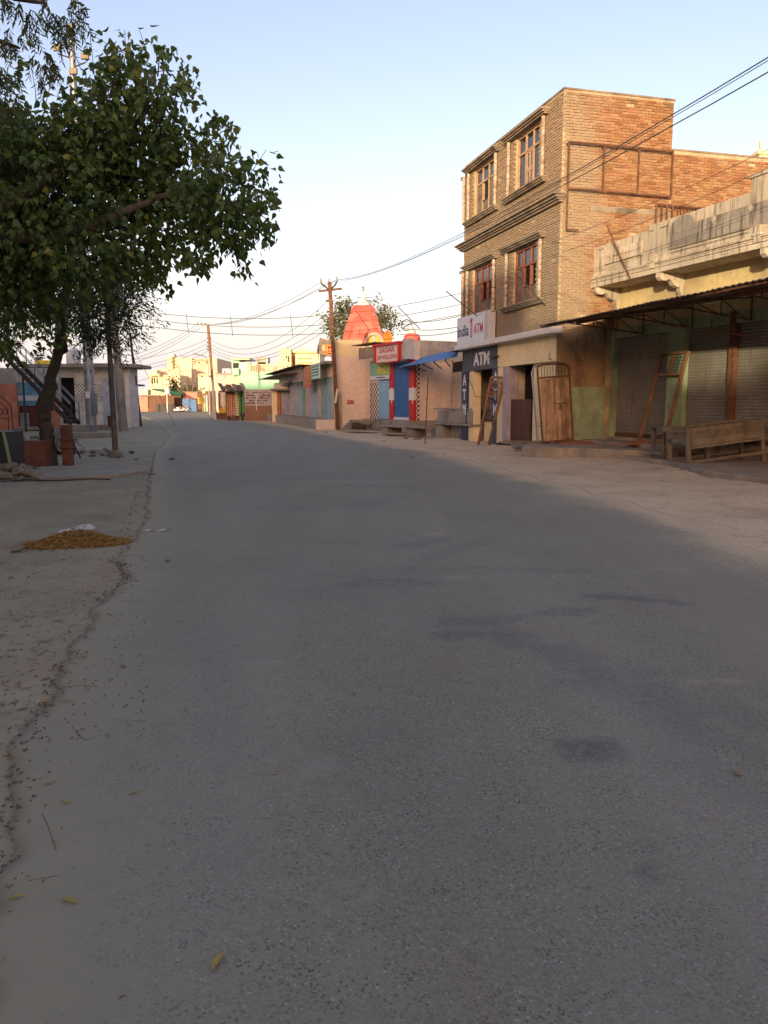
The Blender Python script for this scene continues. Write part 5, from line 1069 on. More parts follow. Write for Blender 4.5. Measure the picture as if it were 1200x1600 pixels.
# two thick cables from the forked pole over the shop roof to a pole beside the viewer
for k, (px, py) in enumerate(((1200, 90), (1200, 113))): A_ = pole['a'][1] if k == 0 else pole['a'][2]; E = at(px, py, 9.5); F = A_ + (E + Vector((0, 0, .64 * .8)) - A_) / .8; wire(A_, F, .8, ('upper' if k == 0 else 'lower') + ' black cable from the forked pole crossing the brick building', .009)
A_ = pole['a'][1] + Vector((.1, .1, 0)); wire(A_, A_ + (at(1200, 95, 9.6) + Vector((0, 0, .64 * .8)) - A_) / .8, .8, 'thin cable twinned with the upper black cable before the brick building', .006)
for k, (a, b) in enumerate((((912, 330), (1200, 232)), ((912, 352), (1200, 262)))): wire(F1.w(.3, .1, F1.p(881, a[1] + 40, .1)[1]), at(b[0] + 40, b[1] - 18, 14), .1, ('upper' if k == 0 else 'lower') + ' thin wire running over the cream parapet', .006)
wire(F2.w(0, .1, 5.35), F2.w(-8, .15, 5.75), .05, 'thin wire strung along the face of the cream parapet', .006)
for k in range(3): wire(pole['a'][k], pole['b'][k], .75, ('left', 'right', 'middle')[k] + ' high wire from the fork of the leaning pole to the red pole', .014, 'high wires between the two power poles')
for k in range(4): wire(pole['al'][k], pole['bl'][k], 1.7 - .1 * k, ('first', 'second', 'third', 'lowest')[k] + ' from the top of the low wires between the two poles', .014, 'low wires between the two power poles')
for k in range(3): wire(pole['b'][k], at(203, 556 + k * 7, 58), .3, ('top', 'middle', 'lowest')[k] + ' wire from the side arm of the red pole to the leaning pole', .014, 'wires from the red pole to the left')
for k in range(4): wire(pole['bl'][k], at(206, (562, 575, 580, 598)[k], 70), .3, ('top', 'second', 'third', 'lowest')[k] + ' of the wires leaving the shaft of the red pole to the left', .014, 'wires from the shaft of the red pole')
# three parallel lines with spacer rods crossing the street
tri = []
for k in range(3):
    A_, B_ = at(150, (474, 484, 494)[k], 46), at(745, (452, 470, 486)[k], 40); tri.append((A_, B_, 1.1)); wire(A_, B_, 1.1, ('top', 'middle', 'bottom')[k] + ' one of three parallel wires crossing the street', .014, None, 30)
for k, t in enumerate((.155, .262, .385, .545, .79)):
    sps = [a.lerp(b, t) - Vector((0, 0, s * 4 * t * (1 - t))) for a, b, s in tri]; p, q = sps[0] + Vector((0, 0, .12)), sps[2] - Vector((0, 0, .12)) - Vector((-.12, 0, 0)); o = MB().tube([Vector(), q - p], .014, 5).build('wire_spacer', IRON); o.location = p; tag(o, 'spacer rod tying the three parallel wires, ' + ('leftmost', 'above the lamp post', 'right of the red pole', 'left of the forked pole', 'right of the temple tower')[k], 'spacer')
for k in range(3): wire(at(625, (502, 512, 522)[k], 44), at(760, (480, 500, 505)[k], 34), .25, ('top', 'middle', 'lowest')[k] + ' wire running from the temple toward the brick building', .014, 'wires behind the india 1 ATM board')
wire(at(519, 470, 45.6), at(612, 465, 60), .2, 'thin wire from the forked pole toward the temple tower', .01)
for (x0, y0, x1, y1, Yq, lab) in ((553, 480, 577, 517, 44, 'diagonal rod crossing the left side of the temple tower'), (588, 488, 613, 518, 44, 'diagonal rod crossing the right side of the temple tower'), (622, 479, 656, 514, 42, 'diagonal rod above the jeweller sign')):
    a = at(x0, y0, Yq); o = MB().tube([Vector(), at(x1, y1, Yq + .8) - a], .022, 5).build('wire_strut', IRON); o.location = a; tag(o, lab, 'strut')

# ================================================================ left side: white shop, salmon shop, iron stairs
YL = 50
lw2 = far('white_shop', 'low whitewashed shop with dark doorway, lattice tile band and slab roof', 'shop', 140, YL)
def fl(name, mt, *a, **k): return fbx(lw2, name, mt, *a[:4], YL, *(a[4:] or (.3,)), **k)
WW = mat('whitewashed_wall', (.66, .62, .55), stain=(.30, .28, .24), samt=.2)
L = lw2.location; X_ = lambda x: at(x, 620, YL).x - L.x; Z_ = lambda y: at(140, y, YL).z
MB().wall(X_(58), X_(201), -.05, Z_(575), 0, .2, [(X_(91), X_(117), Z_(662), Z_(590))]).build('front_wall', WW, lw2)
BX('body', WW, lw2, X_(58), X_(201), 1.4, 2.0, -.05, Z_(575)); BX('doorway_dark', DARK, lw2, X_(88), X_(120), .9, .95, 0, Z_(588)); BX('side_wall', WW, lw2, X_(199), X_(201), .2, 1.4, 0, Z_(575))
BX('roof_slab', CONC, lw2, X_(40), X_(222), -.9, 2.3, Z_(575), Z_(569.5), bevel=.02); BX('roof_rubble', CONCD, lw2, X_(130), X_(170), .4, 1.2, Z_(569.4), Z_(567))
for k in range(14): inst(STONE[k % 8], 'stone', lw2, (X_(100 + k * 7.3), -.3 + R.uniform(-.2, .4), Z_(569)), (0, 0, k), (.16, .12, .08))
def lattice(x0, x1, name='lattice_tile'):
    m = MB(); s = .105; u = X_(x0); r_ = 0
    z = Z_(629)
    while z < Z_(600):
        u = X_(x0) + (s if r_ % 2 else 0)
        while u < X_(x1) - s: m.prism([(0, -.052), (.048, 0), (0, .052), (-.048, 0)], (u + s / 2, -.012, z + s / 2), (1, 0, 0), (0, 0, 1), (0, .011, 0)); u += 2 * s
        z += s; r_ += 1
    m.build(name, IRON, lw2, kind='stuff')
lattice(83, 91); lattice(117.5, 160)
for x0, x1 in ((160.5, 187), (188, 195)): fl('panel_door', mat('blue_white_door', (.40, .44, .50), stain=(.28, .24, .2), samt=.3), x0, x1, 590, 666, .06, -.08)
for k in range(16): a = R.uniform(162, 192); z = R.uniform(596, 660); fl('poster_scrap', (LETW, REDL, CONCD)[k % 3] if k % 5 else SIGNW, a, a + R.uniform(.8, 2.5), z, z + R.uniform(1, 2.5), .004, -.09)
fl('pillar', WW, 196, 203, 576, 668, .3, -.25, z0=0); fl('fallen_panel', DARK, 88, 118, 668, 668.5, .1)
fl('sign_panel', BROWNT, 198, 213, 587, 602, .12, 1.5)
tk = far('roof_tank', 'white ribbed plastic water tank on the roof of the whitewashed shop', 'water tank', 119, YL + 1.5); m = MB(); pr = []; z0 = at(119, 569, YL + 1.5).z; hh = at(119, 545, YL + 1.5).z - z0
for k in range(7): pr += [(.42, hh * k / 8), (.45, hh * (k + .3) / 8), (.45, hh * (k + .7) / 8), (.42, hh * (k + .95) / 8)]
m.lathe(pr + [(.3, hh * .93), (.15, hh)], (0, 0, z0), 18).build('tank_body', mat('tank_white', (.6, .6, .58), rough=.5, bump=0), tk)
o = far('yellow_hoarding', 'bright yellow board on the roof behind the tree trunk', 'board', 67, 54); fbx(o, 'board', mat('hoarding_yellow', (.62, .48, .03), bump=0), 54, 80, 563, 570.5, 54, .08); [fbx(o, 'post', IRON, x, x + .6, 570.5, 640, 54, .05, .02, z0=0) for x in (56, 78)]
o = far('dark_shop_block', 'dark low shop with tin hood beyond the whitewashed shop', 'shop', 209, 62); fbx(o, 'wall', BROWNT, 198, 209, 603, 658, 62, 1.2, z0=0); fbx(o, 'hood', TINR, 198, 214, 600, 603, 62, 2, -1.2); fbx(o, 'counter', CONC, 200, 209, 640, 644, 62, 1, -1.0); fbx(o, 'post', WOODG, 206.5, 208.5, 642, 662, 62, .2, -1.0, z0=0)
# salmon shop
sm = far('salmon_shop', 'salmon painted shop with blue banner and maroon doors behind the iron stairs', 'shop', 40, 46)
SALW = mat('salmon_wall', (.52, .20, .13), stain=(.3, .14, .1), samt=.15)
fbx(sm, 'wall', SALW, -60, 27, 600, 668, 46, .3, z0=0); fbx(sm, 'body', GREYW, -60, 82, 604, 668, 46, .9, .35, z0=0); fbx(sm, 'pillar', SALW, 80, 89, 628, 668, 46, .4, -.3, z0=0); fbx(sm, 'upper_wall', GREYW, -60, 84, 575, 600, 46, .9, .3)
fbx(sm, 'blue_banner', mat('blue_banner_cloth', (.12, .28, .42), (.20, .34, .44), scale=4, bump=0), 25, 66, 598, 634, 46, .04, .2); fbx(sm, 'white_strip', SIGNW, 27, 66, 618, 626, 46, .02, .17); fbx(sm, 'maroon_band', MAROON, 0, 80, 634.5, 668, 46, .02, .3, z0=0)
for a, b in ((0, 8), (9, 29), (47, 58)): fbx(sm, 'maroon_door', MAROON, a, b, 637, 668, 46, .1, .15, z0=0)
fbx(sm, 'pale_door', STEEL, 31, 46, 645, 668, 46, .1, .1, z0=0); fbx(sm, 'hand_cart_top', CONCD, 20, 62, 668, 672, 46, 1.5, -2.0)
# stairs
SY = 41.5; so = far('iron_staircase', 'black open iron staircase with pale double handrails climbing to the left', 'staircase', 112, SY)
b0, t0 = at(112, 663, SY) - so.location, at(-30, 519, SY) - so.location
for dy in (0, 1.1): MB().bar(b0 + Vector((0, dy, 0)), t0 + Vector((0, dy, 0)), .06, .22).build('stringer', IRON, so)
n = 19
for k in range(n): p = b0.lerp(t0, (k + .5) / n); BX('tread', IRON, so, p.x - .13, p.x + .13, .035, 1.065, p.z + .02, p.z + .05)
for dy in (0, 1.1):
    for h in (.55, 1.0, 1.1): MB().tube([b0 + Vector((0, dy, h)), t0 + Vector((0, dy, h))], .022, 6).build('handrail', STEEL if h > .9 else IRON, so)
    for k in range(6): p = b0.lerp(t0, k / 5.0) + Vector((0, dy, 0)); MB().tube([p, p + Vector((0, 0, 1.1))], .024, 6).build('baluster', IRON, so)
for x in (b0.x - 2.6,): MB().tube([(x, .5, 0), (x, .5, (t0.z - b0.z) * (b0.x - x) / (b0.x - t0.x) + b0.z)], .05, 6).build('support_post', IRON, so)
rl = thing('black_railing', 'black iron railing corner with red scrollwork at the left edge', 'railing', loc=gnd(20, 674)); L = rl.location
rp = lambda x, y: at(x, y, L.y) - L
m = MB(); m.tube([rp(-30, 590), rp(17, 634), rp(21, 674)], .03, 6); m.tube([rp(-30, 600), rp(12, 640), rp(14, 674)], .025, 6); m.tube([rp(-30, 650), rp(16, 655)], .02, 6); m.build('rail', IRON, rl)
m = MB(); [m.tube([rp(x + 3 * cos(t), 643 + 5 * sin(t)) for t in [2*pi*k/8 for k in range(9)]], .03, 5) for x in (1, 8)]; m.build('scrollwork', RUSTP, rl)
# posts and poles on the left
def octo(name, lab, base, top, r0, r1, mt, n=8): o = thing(name, lab, 'pole', loc=base); MB().tube([Vector((0, 0, -.1)), Vector(top) - Vector(base)], [r0, r1], n, sm=n > 8).build('pole_shaft', mt, o); return o
P0 = gnd(143.5, 675); P1 = Vector((P0.x - .05, P0.y, at(107, 66, P0.y).z + .8)); mast = octo('floodlight_mast', 'tall grey tapered steel mast carrying floodlights at its top', P0, P1, .27, .13, STEEL, 10)
BX('control_box', mat('grey_box_paint', (.16, .17, .18), rough=.5), mast, .12, .38, -.32, -.02, .9, 2.0, bevel=.02); BX('paper_notice', LETW, mast, -.14, .1, -.275, -.27, 1.75, 2.1)
for x, y, s in ((94, 80, 1), (114, 49, 1), (137, 93, -1), (119, 116, 1)):
    Q = at(x, y, P0.y) - P0; fl_ = BX('floodlight', mat('lamp_housing', (.10, .09, .07), rough=.5), mast, Q.x - .2, Q.x + .2, -.42, -.3, Q.z - .15, Q.z + .15, bevel=.03); BX('lens', mat('lamp_lens', (.16, .14, .09), rough=.2, bump=0), fl_, Q.x - .17, Q.x + .17, -.43, -.421, Q.z - .12, Q.z + .12); MB().bar((Q.x, -.3, Q.z - .25), (0, 0, Q.z - .35), .05).build('lamp_bracket', IRON, fl_)
P0 = gnd(193, 674); octo('concrete_pole', 'tapered square concrete pole before the blue and white doors', P0, P0 + Vector((-.35, 0, 8.2)), .26, .15, CONC, 4)
P0 = gnd(181, 714); pl_ = octo('thin_pole', 'thin dark steel pole with stone at its foot rising into the dark tree', P0, at(164, 420, P0.y), .085, .065, mat('dusty_pipe', (.15, .125, .105), (.10, .085, .07), rough=.7, scale=5, stain=(.08, .05, .04), samt=.3), 12); MB().lathe([(.22, 0), (.2, .1), (.1, .2)], n=8).build('footing', DRYW, pl_); BX('paper_notice', LETW, pl_, -.12, -.02, -.09, -.08, .95, 1.15) if False else None
MB().tube([(-.1, 0, 1.15), (-.085, 0, .85)], .085, 10).build('red_band', MAROON, pl_)
P0 = gnd(220, 666); o = octo('leaning_pole', 'leaning dark rail post with stays at the left road edge', P0, at(203, 520, P0.y), .11, .07, IRON, 4); MB().tube([at(206, 545, P0.y) - P0, at(214, 580, P0.y) - P0], .03, 5).tube([at(205, 540, P0.y) - P0, (2.2, .4, 0)], .012, 4).build('stay', WIREM, o); wire(at(205, 548, P0.y), at(-20, 470, 40), .4, 'upper wire from the leaning pole over the stairs', .014, 'wires over the whitewashed shop'); wire(at(205, 555, P0.y), at(-20, 500, 40), .4, 'lower wire from the leaning pole over the stairs', .014, 'wires over the whitewashed shop')
wire(at(28, 510, 35), at(82, 560, 50), .1, 'slack cable dropping behind the trunk to the whitewashed shop', .014)
# platform, box, post, rubble
def world_box(name, mt, lab, cat, px, py, L_, W_, H_, rz=0, z0=0, bevel=.02, group=None):
    P = gnd(px, py); o = BX(name, mt, None, -L_/2, L_/2, -W_/2, W_/2, 0, H_, bevel=bevel); o.location = (P.x, P.y, z0); o.rotation_euler.z = rz; return tag(o, lab, cat, group)
RUSTB = mat('old_rust_red', (.17, .065, .04), (.11, .05, .035), rough=.8, scale=5, stain=(.06, .035, .025), samt=.35)
world_box('rust_red_box', RUSTB, 'rust red sheet metal box standing left of the tree trunk', 'box', 61, 729, .48, .45, .62, .0)
o = thing('hollow_post', 'rust red square post stump with two collars right of the tree trunk', 'post', loc=gnd(107, 727)); BX('shaft', RUSTB, o, -.11, .11, -.1, .1, 0, .98, bevel=.01); [BX('collar', RUST, o, -.15, .15, -.14, .14, z, z + .05, bevel=.008) for z in (.42, .60)]
world_box('concrete_block', CONC, 'upper concrete block at the foot of the iron stairs', 'block', 123, 677, 1.25, 1.0, .42, .05); world_box('concrete_kerb', CONC, 'low concrete kerb slab before the foot of the stairs', 'slab', 134, 684, 2.0, .8, .24, .05); world_box('small_step', CONC, 'small concrete step by the mast', 'slab', 163, 672, .9, .6, .3, .05)
o = thing('stone_platform', 'low stone platform with a dark hollow left of the tree', 'platform', loc=gnd(45, 712)); BX('top_slab', CONC, o, -.95, 1.0, -.2, 1.2, .36, .46, bevel=.02); BX('side_block', CONC, o, -.95, -.5, -.1, 1.1, 0, .358, bevel=.02); BX('back_wall', SHADE_TONE and DARK, o, -.5, 1.0, .8, .9, 0, .358); [inst(STONE[k % 8], 'stone', o, (-.3 + k * .14 + .1 * (k % 2), .3 + .15 * (k % 3), .50), (k, .2, k), (.1, .08, .08)) for k in range(9)]  # back sheet coloured near black for the shade under the top slab
o = thing('green_edged_cabinet', 'dark open cabinet with green edge at the left border', 'cabinet', loc=gnd(-6, 728)); BX('body', IRON, o, -1.2, .30, 0, .9, 0, .82, bevel=.01); MB().bar((.36, -.02, 0), (.24, -.02, .84), .07, .05).build('green_edge', GREENP, o)
for k, (x0, y0, x1, y1, h, lab) in enumerate(((111, 685, 126, 716, .02, 'dark stick leaning by the hollow post'), (111, 684, 132, 700, .02, 'pale pipe leaning by the hollow post'))):
    A_ = at(x0, y0, 21.5); B_ = gnd(x1, y1); o = MB().tube([A_ - B_, Vector()], .022, 6).build('stick', IRON if k == 0 else STEEL); o.location = B_; tag(o, lab, 'stick')
heap('debris_heap', (gnd(150, 708).x, gnd(150, 708).y, 0), .75, .3, .10, CONCD, 'low heap of broken plaster between the hollow post and the thin pole', 'heap', 6)
for k in range(16): stone((gnd(150, 708).x + R.gauss(0, .4), gnd(150, 708).y + R.gauss(0, .2), .03), R.uniform(.08, .2), 'plaster fragment on the low debris heap', group='fragments on the debris heap')
# striped cloth hung on the trunk
c0 = at(84, 668, 19.6); m = MB(); nx, nz_ = 8, 7; vs = [(.025 * sin(j * 1.4 + i) + i * .035, -.02 - .03 * sin(i * 1.7), -j * .06 - (.05 * i if j > 0 else 0)) for j in range(nz_) for i in range(nx)]; fs = [(j*nx+i, j*nx+i+1, (j+1)*nx+i+1, (j+1)*nx+i) for j in range(nz_-1) for i in range(nx-1)]
m.add(vs, fs, True); g = nodes_mat('striped_cloth'); wv = g.N.new('ShaderNodeTexWave'); wv.inputs['Scale'].default_value = 9; wv.inputs['Distortion'].default_value = 1; g.L.new(g.mapv((1, 0, .6)), wv.inputs[0]); g.L.new(g.mix(g.ramp(wv.outputs['Fac'], .4, .6), (.06, .06, .08), (.4, .4, .42)), g.b.inputs['Base Color'])
o = m.build('striped_cloth', g.m); o.location = c0 - Vector((0, .12, 0)); sd_ = o.modifiers.new('thick', 'SOLIDIFY'); sd_.thickness = .01; tag(o, 'black and white striped cloth hanging on the tree trunk', 'cloth')
# concrete apron under the trees and rubble at its left
pts = [gnd(*q) for q in ((58, 752), (120, 750), (185, 746), (235, 738), (240, 728), (215, 727), (120, 731), (50, 734))]
o = slab('concrete_apron', [(q.x, q.y) for q in pts], -.05, .06, CONCD, jit=.12)
for px, py, s in ((10, 741, .75), (26, 738, .55), (35, 744, .6), (3, 748, .5), (48, 745, .45), (20, 730, .35), (42, 736, .4), (55, 738, .3), (30, 751, .3), (60, 747, .25)): stone(gnd(px, py), s, 'earth covered rubble lump at the left edge of the apron', group='rubble at the left edge')
for px, py, s in ((187, 715, .18), (213, 719, .16), (206, 708, .24), (160, 712, .2), (152, 708, .3), (28, 861, .16), (1070 / 4, 717, .1), (238, 742, .18), (145, 714, .25), (170, 713, .2), (165, 704, .26)): stone(gnd(px, py), s, 'loose stone on the trodden earth near the thin pole', group='loose stones on the left ground')
def twig(pts_px, r, lab, mt=None, group='fallen twigs'):
    ps = [gnd(x, y, .012 + r) for x, y in pts_px]; o = MB().tube([p - ps[0] for p in ps], r, 5).build('twig', mt or BARKD); o.location = ps[0]; return tag(o, lab, 'twig', group)
twig([(0, 752), (40, 750), (90, 751), (140, 748), (172, 749)], .014, 'long dry branch lying before the concrete apron', group=None)
twig([(0, 749), (30, 748), (70, 751)], .014, 'short branch crossing the long dry branch', group=None)
twig([(68, 846), (82, 839), (95, 834), (106, 832)], .012, 'dark stick lying on the heap of dry leaves', group=None)
# ================================================================ trees
def rot_to(d, spin):
    z = Vector(d).normalized(); q = Vector((0, 1, 0)).rotation_difference(z); return q.to_matrix().to_4x4() @ Matrix.Rotation(spin, 4, 'Y')
def leaf_shape(kind):
    if kind == 'heart': return [(0, 0, 0), (.40, .12, .06), (.48, .42, .08), (.22, .82, .05), (0, 1.28, -.10), (-.22, .82, .05), (-.48, .42, .08), (-.40, .12, .06), (0, .45, -.04)], [(0, 1, 2, 8), (8, 2, 3, 4), (0, 8, 6, 7), (8, 4, 5, 6)]
    if kind == 'lance': return [(0, 0, 0), (.14, .35, .03), (.10, .75, .02), (0, 1.15, -.08), (-.10, .75, .02), (-.14, .35, .03)], [(0, 1, 2, 3), (0, 3, 4, 5)]
    if kind == 'broad': return [(0, 0, 0), (.32, .4, .05), (0, 1, 0), (-.32, .4, .05)], [(0, 1, 2), (0, 2, 3)]
def add_leaf(mb, P, d, s, kind, spin, tint):
    vs, fs = leaf_shape(kind); M_ = Matrix.Translation(P) @ rot_to(d, spin); mb.add([M_ @ (Vector(v) * s) for v in vs], fs); mb.tint += [tint] * len(fs)
def make_tree(root, blobs, mt, kind, n_cl, per, size, spread, droop, r, twig_mt, singles=0, flat=.0, limbs=(), names=('crown', 'leaf')):
    """blobs: (centre, radius) world; leaves hang on twigs spread through the blobs"""
    L0 = root.location; tot = sum(b[1] ** 2 for b in blobs); leaves = []; tw = MB()
    for c, rad in blobs:
        for _ in range(max(1, int(n_cl * rad ** 2 / tot))):
            while True:
                v = Vector((r.uniform(-1, 1), r.uniform(-1, 1), r.uniform(-1, 1)))
                if .25 < v.length < 1: break
            rr = 1 + .35 * nz(v.x * 2 + c.x, v.y * 2, 1.5, v.z * 2 + c.z); P = c + v * rad * rr; out = (v.normalized() + Vector((r.uniform(-.4, .4), r.uniform(-.4, .4), r.uniform(-.5, .3) - droop))).normalized()
            Q = P + out * spread * r.uniform(.7, 1.5); bk = P - v.normalized() * rad * .4
            tw.tube([bk - L0, P - L0, Q - L0], [.012 * spread / .4, .008 * spread / .4, .004], 3, caps=False)
            base_t = r.uniform(0, .75)
            for k in range(per):
                t = r.random(); A = P.lerp(Q, t) + Vector((r.gauss(0, 1), r.gauss(0, 1), r.gauss(0, 1))) * spread * .33
                d = Vector((r.gauss(0, .55), r.gauss(0, .55), -droop - r.random() * .6)) + out * .5
                leaves.append((A, d, size * r.uniform(.65, 1.2), r.uniform(0, 6.28), min(.999, max(0, base_t + r.uniform(-.2, .35))) if r.random() > .03 else .99))
    tw.build('twigs', twig_mt, root, kind='stuff')
    if singles: leaves.sort(key=lambda q: q[0].y + 2.5 * r.random()); one, rest = leaves[:singles], leaves[singles:]
    else: one, rest = [], leaves
    mb = MB(); mb.tint = []
    for q in rest: add_leaf(mb, q[0] - L0, q[1], q[2], kind, q[3], q[4])
    mb.build(names[0], mt, root, kind='stuff')
    if one:
        T = []
        for k in range(10): t_ = MB(); t_.tint = []; add_leaf(t_, Vector(), (0, 1, 0), 1, kind, 0, k / 10 + .03); me = t_.mesh('leaf'); me.materials.append(mt); T.append(me)
        for q in one:
            o = bpy.data.objects.new('leaf', T[min(9, int(q[4] * 10))]); COL.objects.link(o); o.parent = root; o.matrix_local = Matrix.Translation(q[0] - L0) @ rot_to(q[1], q[3]) @ Matrix.Diagonal((q[2], q[2], q[2], 1))
def limb(par, pts, r0, r1, mt, name='limb', n=9):
    P = [Vector(p) for p in pts]; out = []
    for i in range(len(P) - 1):
        a, b = P[i], P[i+1]; p0, p3 = P[max(0, i-1)], P[min(len(P)-1, i+2)]
        for k in range(5):
            t = k / 5; out.append(.5 * ((2*a) + (b-p0)*t + (2*p0-5*a+4*b-p3)*t*t + (3*a-p0-3*b+p3)*t**3))
    out.append(P[-1]); m_ = len(out); out = [p + Vector((nz(k, 0, .6, 1), nz(k, 3, .6, 2), 0)) * r0 * .35 for k, p in enumerate(out)]
    return MB().tube([p - par.location for p in out], [lerp(r0, r1, (k / (m_-1)) ** .8) * (1 + .12 * nz(k, 9, 1.1)) for k in range(m_)], n).build(name, mt, par)
rt = random.Random(21)
def B(l, Y0, jit, rr=None): return [(at(x, y, Y0 + rt.uniform(-jit, jit)), rp_ * Y0 / FPX) for x, y, rp_ in l]
# big peepal, trunk outside the left edge
tr = thing('peepal_tree', 'large peepal tree with heart shaped leaves reaching in from the left edge', 'tree', loc=(-8.4, 11.5, 0))
limb(tr, [(-8.4, 11.5, -.2), (-8.3, 11.5, 1.2), (-8.1, 11.6, 2.6), (-7.9, 11.7, 3.9)], .42, .30, BARK, 'trunk', 12)
Yp = 12.5
L_ = lambda *q: [at(x, y, Y) for x, y, Y in q]
limb(tr, [Vector((-7.9, 11.7, 3.7))] + L_((-30, 345, 11.8), (30, 305, 12), (80, 275, 12.2), (125, 262, 12.4), (180, 225, 12.8), (235, 150, 13)), .17, .035, BARK)
limb(tr, [Vector((-7.9, 11.7, 3.6))] + L_((20, 370, 12), (110, 365, 12), (170, 340, 12), (215, 322, 12.3), (290, 300, 12.8), (370, 330, 13)), .13, .025, BARK)
limb(tr, [Vector((-7.9, 11.7, 3.8))] + L_((-40, 290, 12.4), (20, 250, 13), (90, 225, 13.2), (170, 160, 13.3)), .13, .03, BARK)
limb(tr, L_((30, 305, 12), (50, 360, 12.3), (60, 430, 12.8)), .08, .03, BARK)
main = [(228, 115, 30), (190, 120, 34), (225, 170, 52), (262, 190, 32), (165, 180, 50), (210, 240, 70), (290, 242, 36), (140, 260, 70), (280, 290, 62), (338, 262, 28), (340, 315, 45), (385, 300, 24), (360, 365, 30), (300, 360, 42), (215, 330, 75), (120, 340, 80), (60, 215, 55), (40, 300, 85), (5, 200, 55), (-40, 280, 110), (40, 400, 75), (-40, 420, 120), (140, 410, 55), (-110, 340, 130), (230, 385, 32), (408, 325, 16), (-60, 180, 70), (120, 200, 30)]
outl = [(262, 80, 9), (252, 72, 8), (290, 105, 10), (300, 135, 9), (345, 185, 10), (365, 205, 9), (350, 222, 10), (385, 255, 10), (405, 275, 8), (425, 300, 7), (420, 305, 9), (430, 352, 5), (415, 372, 8), (383, 420, 6), (375, 385, 9), (322, 415, 7), (232, 425, 8), (178, 75, 10), (150, 130, 9), (330, 200, 10), (395, 310, 12), (400, 340, 12), (285, 130, 10), (205, 80, 14)]
make_tree(tr, B(main, 12.7, .8), LEAFP, 'heart', 1350, 15, .098, .32, .35, rt, BARKD, singles=0)
t2 = B(outl, 12.6, .5); L0 = tr.location; tw = MB(); lv = []
for c, rd in t2:
    back = c.lerp(at(230, 260, 12.8), .25); tw.tube([back - L0, (back + c) / 2 - L0 + Vector((0, 0, .06)), c - L0], [.012, .008, .003], 4, caps=False)
    for k in range(int(8 + rd * 120)): A = c + Vector((rt.gauss(0, 1), rt.gauss(0, 1), rt.gauss(0, 1))) * rd * .75; lv.append((A, (rt.gauss(0, .4), rt.gauss(0, .4), -.9), rt.uniform(.065, .11), rt.uniform(0, 6.28), rt.random()))
tw.build('outer_twigs', BARKD, tr, kind='stuff'); T = []
for k in range(10): t_ = MB(); t_.tint = []; add_leaf(t_, Vector(), (0, 1, 0), 1, 'heart', 0, k / 10 + .03); me = t_.mesh('leaf'); me.materials.append(LEAFP); T.append(me)
rt.shuffle(lv); mb = MB(); mb.tint = []
for i, q in enumerate(lv):
    if i < 300: o = bpy.data.objects.new('leaf', T[min(9, int(q[4] * 10))]); COL.objects.link(o); o.parent = tr; o.matrix_local = Matrix.Translation(q[0] - L0) @ rot_to(q[1], q[3]) @ Matrix.Diagonal((q[2], q[2], q[2], 1))
    else: add_leaf(mb, q[0] - L0, q[1], q[2], 'heart', q[3], q[4])
if mb.v: mb.build('outer_leaves', LEAFP, tr, kind='stuff')
hang = MB()
for k in range(14): x, y = rt.uniform(60, 240), rt.uniform(250, 360); a = at(x, y, 11.9); hang.tube([a - L0, at(x - rt.uniform(0, 22), y + 30, 11.8) - L0, at(x - rt.uniform(-8, 20), y + rt.uniform(50, 85), 11.8) - L0], .006, 3, caps=False)
hang.build('hanging_stems', BARK, tr)
# dark tree with the visible trunk
dt = thing('dark_tree', 'dark leafed tree with leaning forked trunk standing by the rust red box', 'tree', loc=gnd(80, 727)); Yd = dt.location.y
def Ld(*q): return [at(x, y, Yd + (q2[0] if q2 else 0)) for x, y, *q2 in q]
limb(dt, [dt.location - Vector((0, 0, .2))] + Ld((76, 700), (71, 665), (66, 640), (76, 605), (86, 570), (92, 540), (96, 505), (102, 460), (112, 410)), .20, .075, BARKD, 'trunk', 14)
limb(dt, Ld((73, 640), (78, 618), (83, 602)), .17, .10, BARKD, 'burl', 10)
limb(dt, Ld((90, 556), (98, 550), (103, 546), (101, 530), (104, 500), (120, 470)), .07, .03, BARKD)
limb(dt, Ld((95, 510), (82, 495), (66, 478), (45, 462)), .07, .025, BARKD); limb(dt, Ld((100, 480), (130, 465), (160, 455), (190, 470)), .06, .02, BARKD)
for x, y, s in ((88, 548, .10), (85, 600, .05)): inst(STONE[1], 'knot', dt, at(x, y, Yd - .1) - dt.location, (0, 0, 0), (s, s, s)).data = (lambda me: (me.materials.clear(), me.materials.append(BARKD), me)[2])(STONE[1].copy())
dark = [(150, 470, 45), (180, 455, 40), (200, 480, 26), (160, 510, 32), (190, 510, 24), (120, 450, 50), (85, 440, 45), (60, 460, 38), (30, 455, 45), (-10, 460, 50), (150, 420, 50), (195, 425, 30), (215, 470, 12), (222, 505, 9), (205, 515, 14), (130, 500, 30), (135, 530, 16), (170, 540, 10), (150, 548, 9), (110, 500, 22), (30, 500, 18), (5, 500, 24), (48, 490, 14), (70, 500, 14), (55, 520, 6), (20, 525, 9), (4, 535, 12), (225, 485, 8), (215, 455, 10), (178, 535, 14)]
make_tree(dt, B(dark, Yd, .9), LEAFD, 'lance', 560, 22, .12, .34, .05, random.Random(5), BARKD)
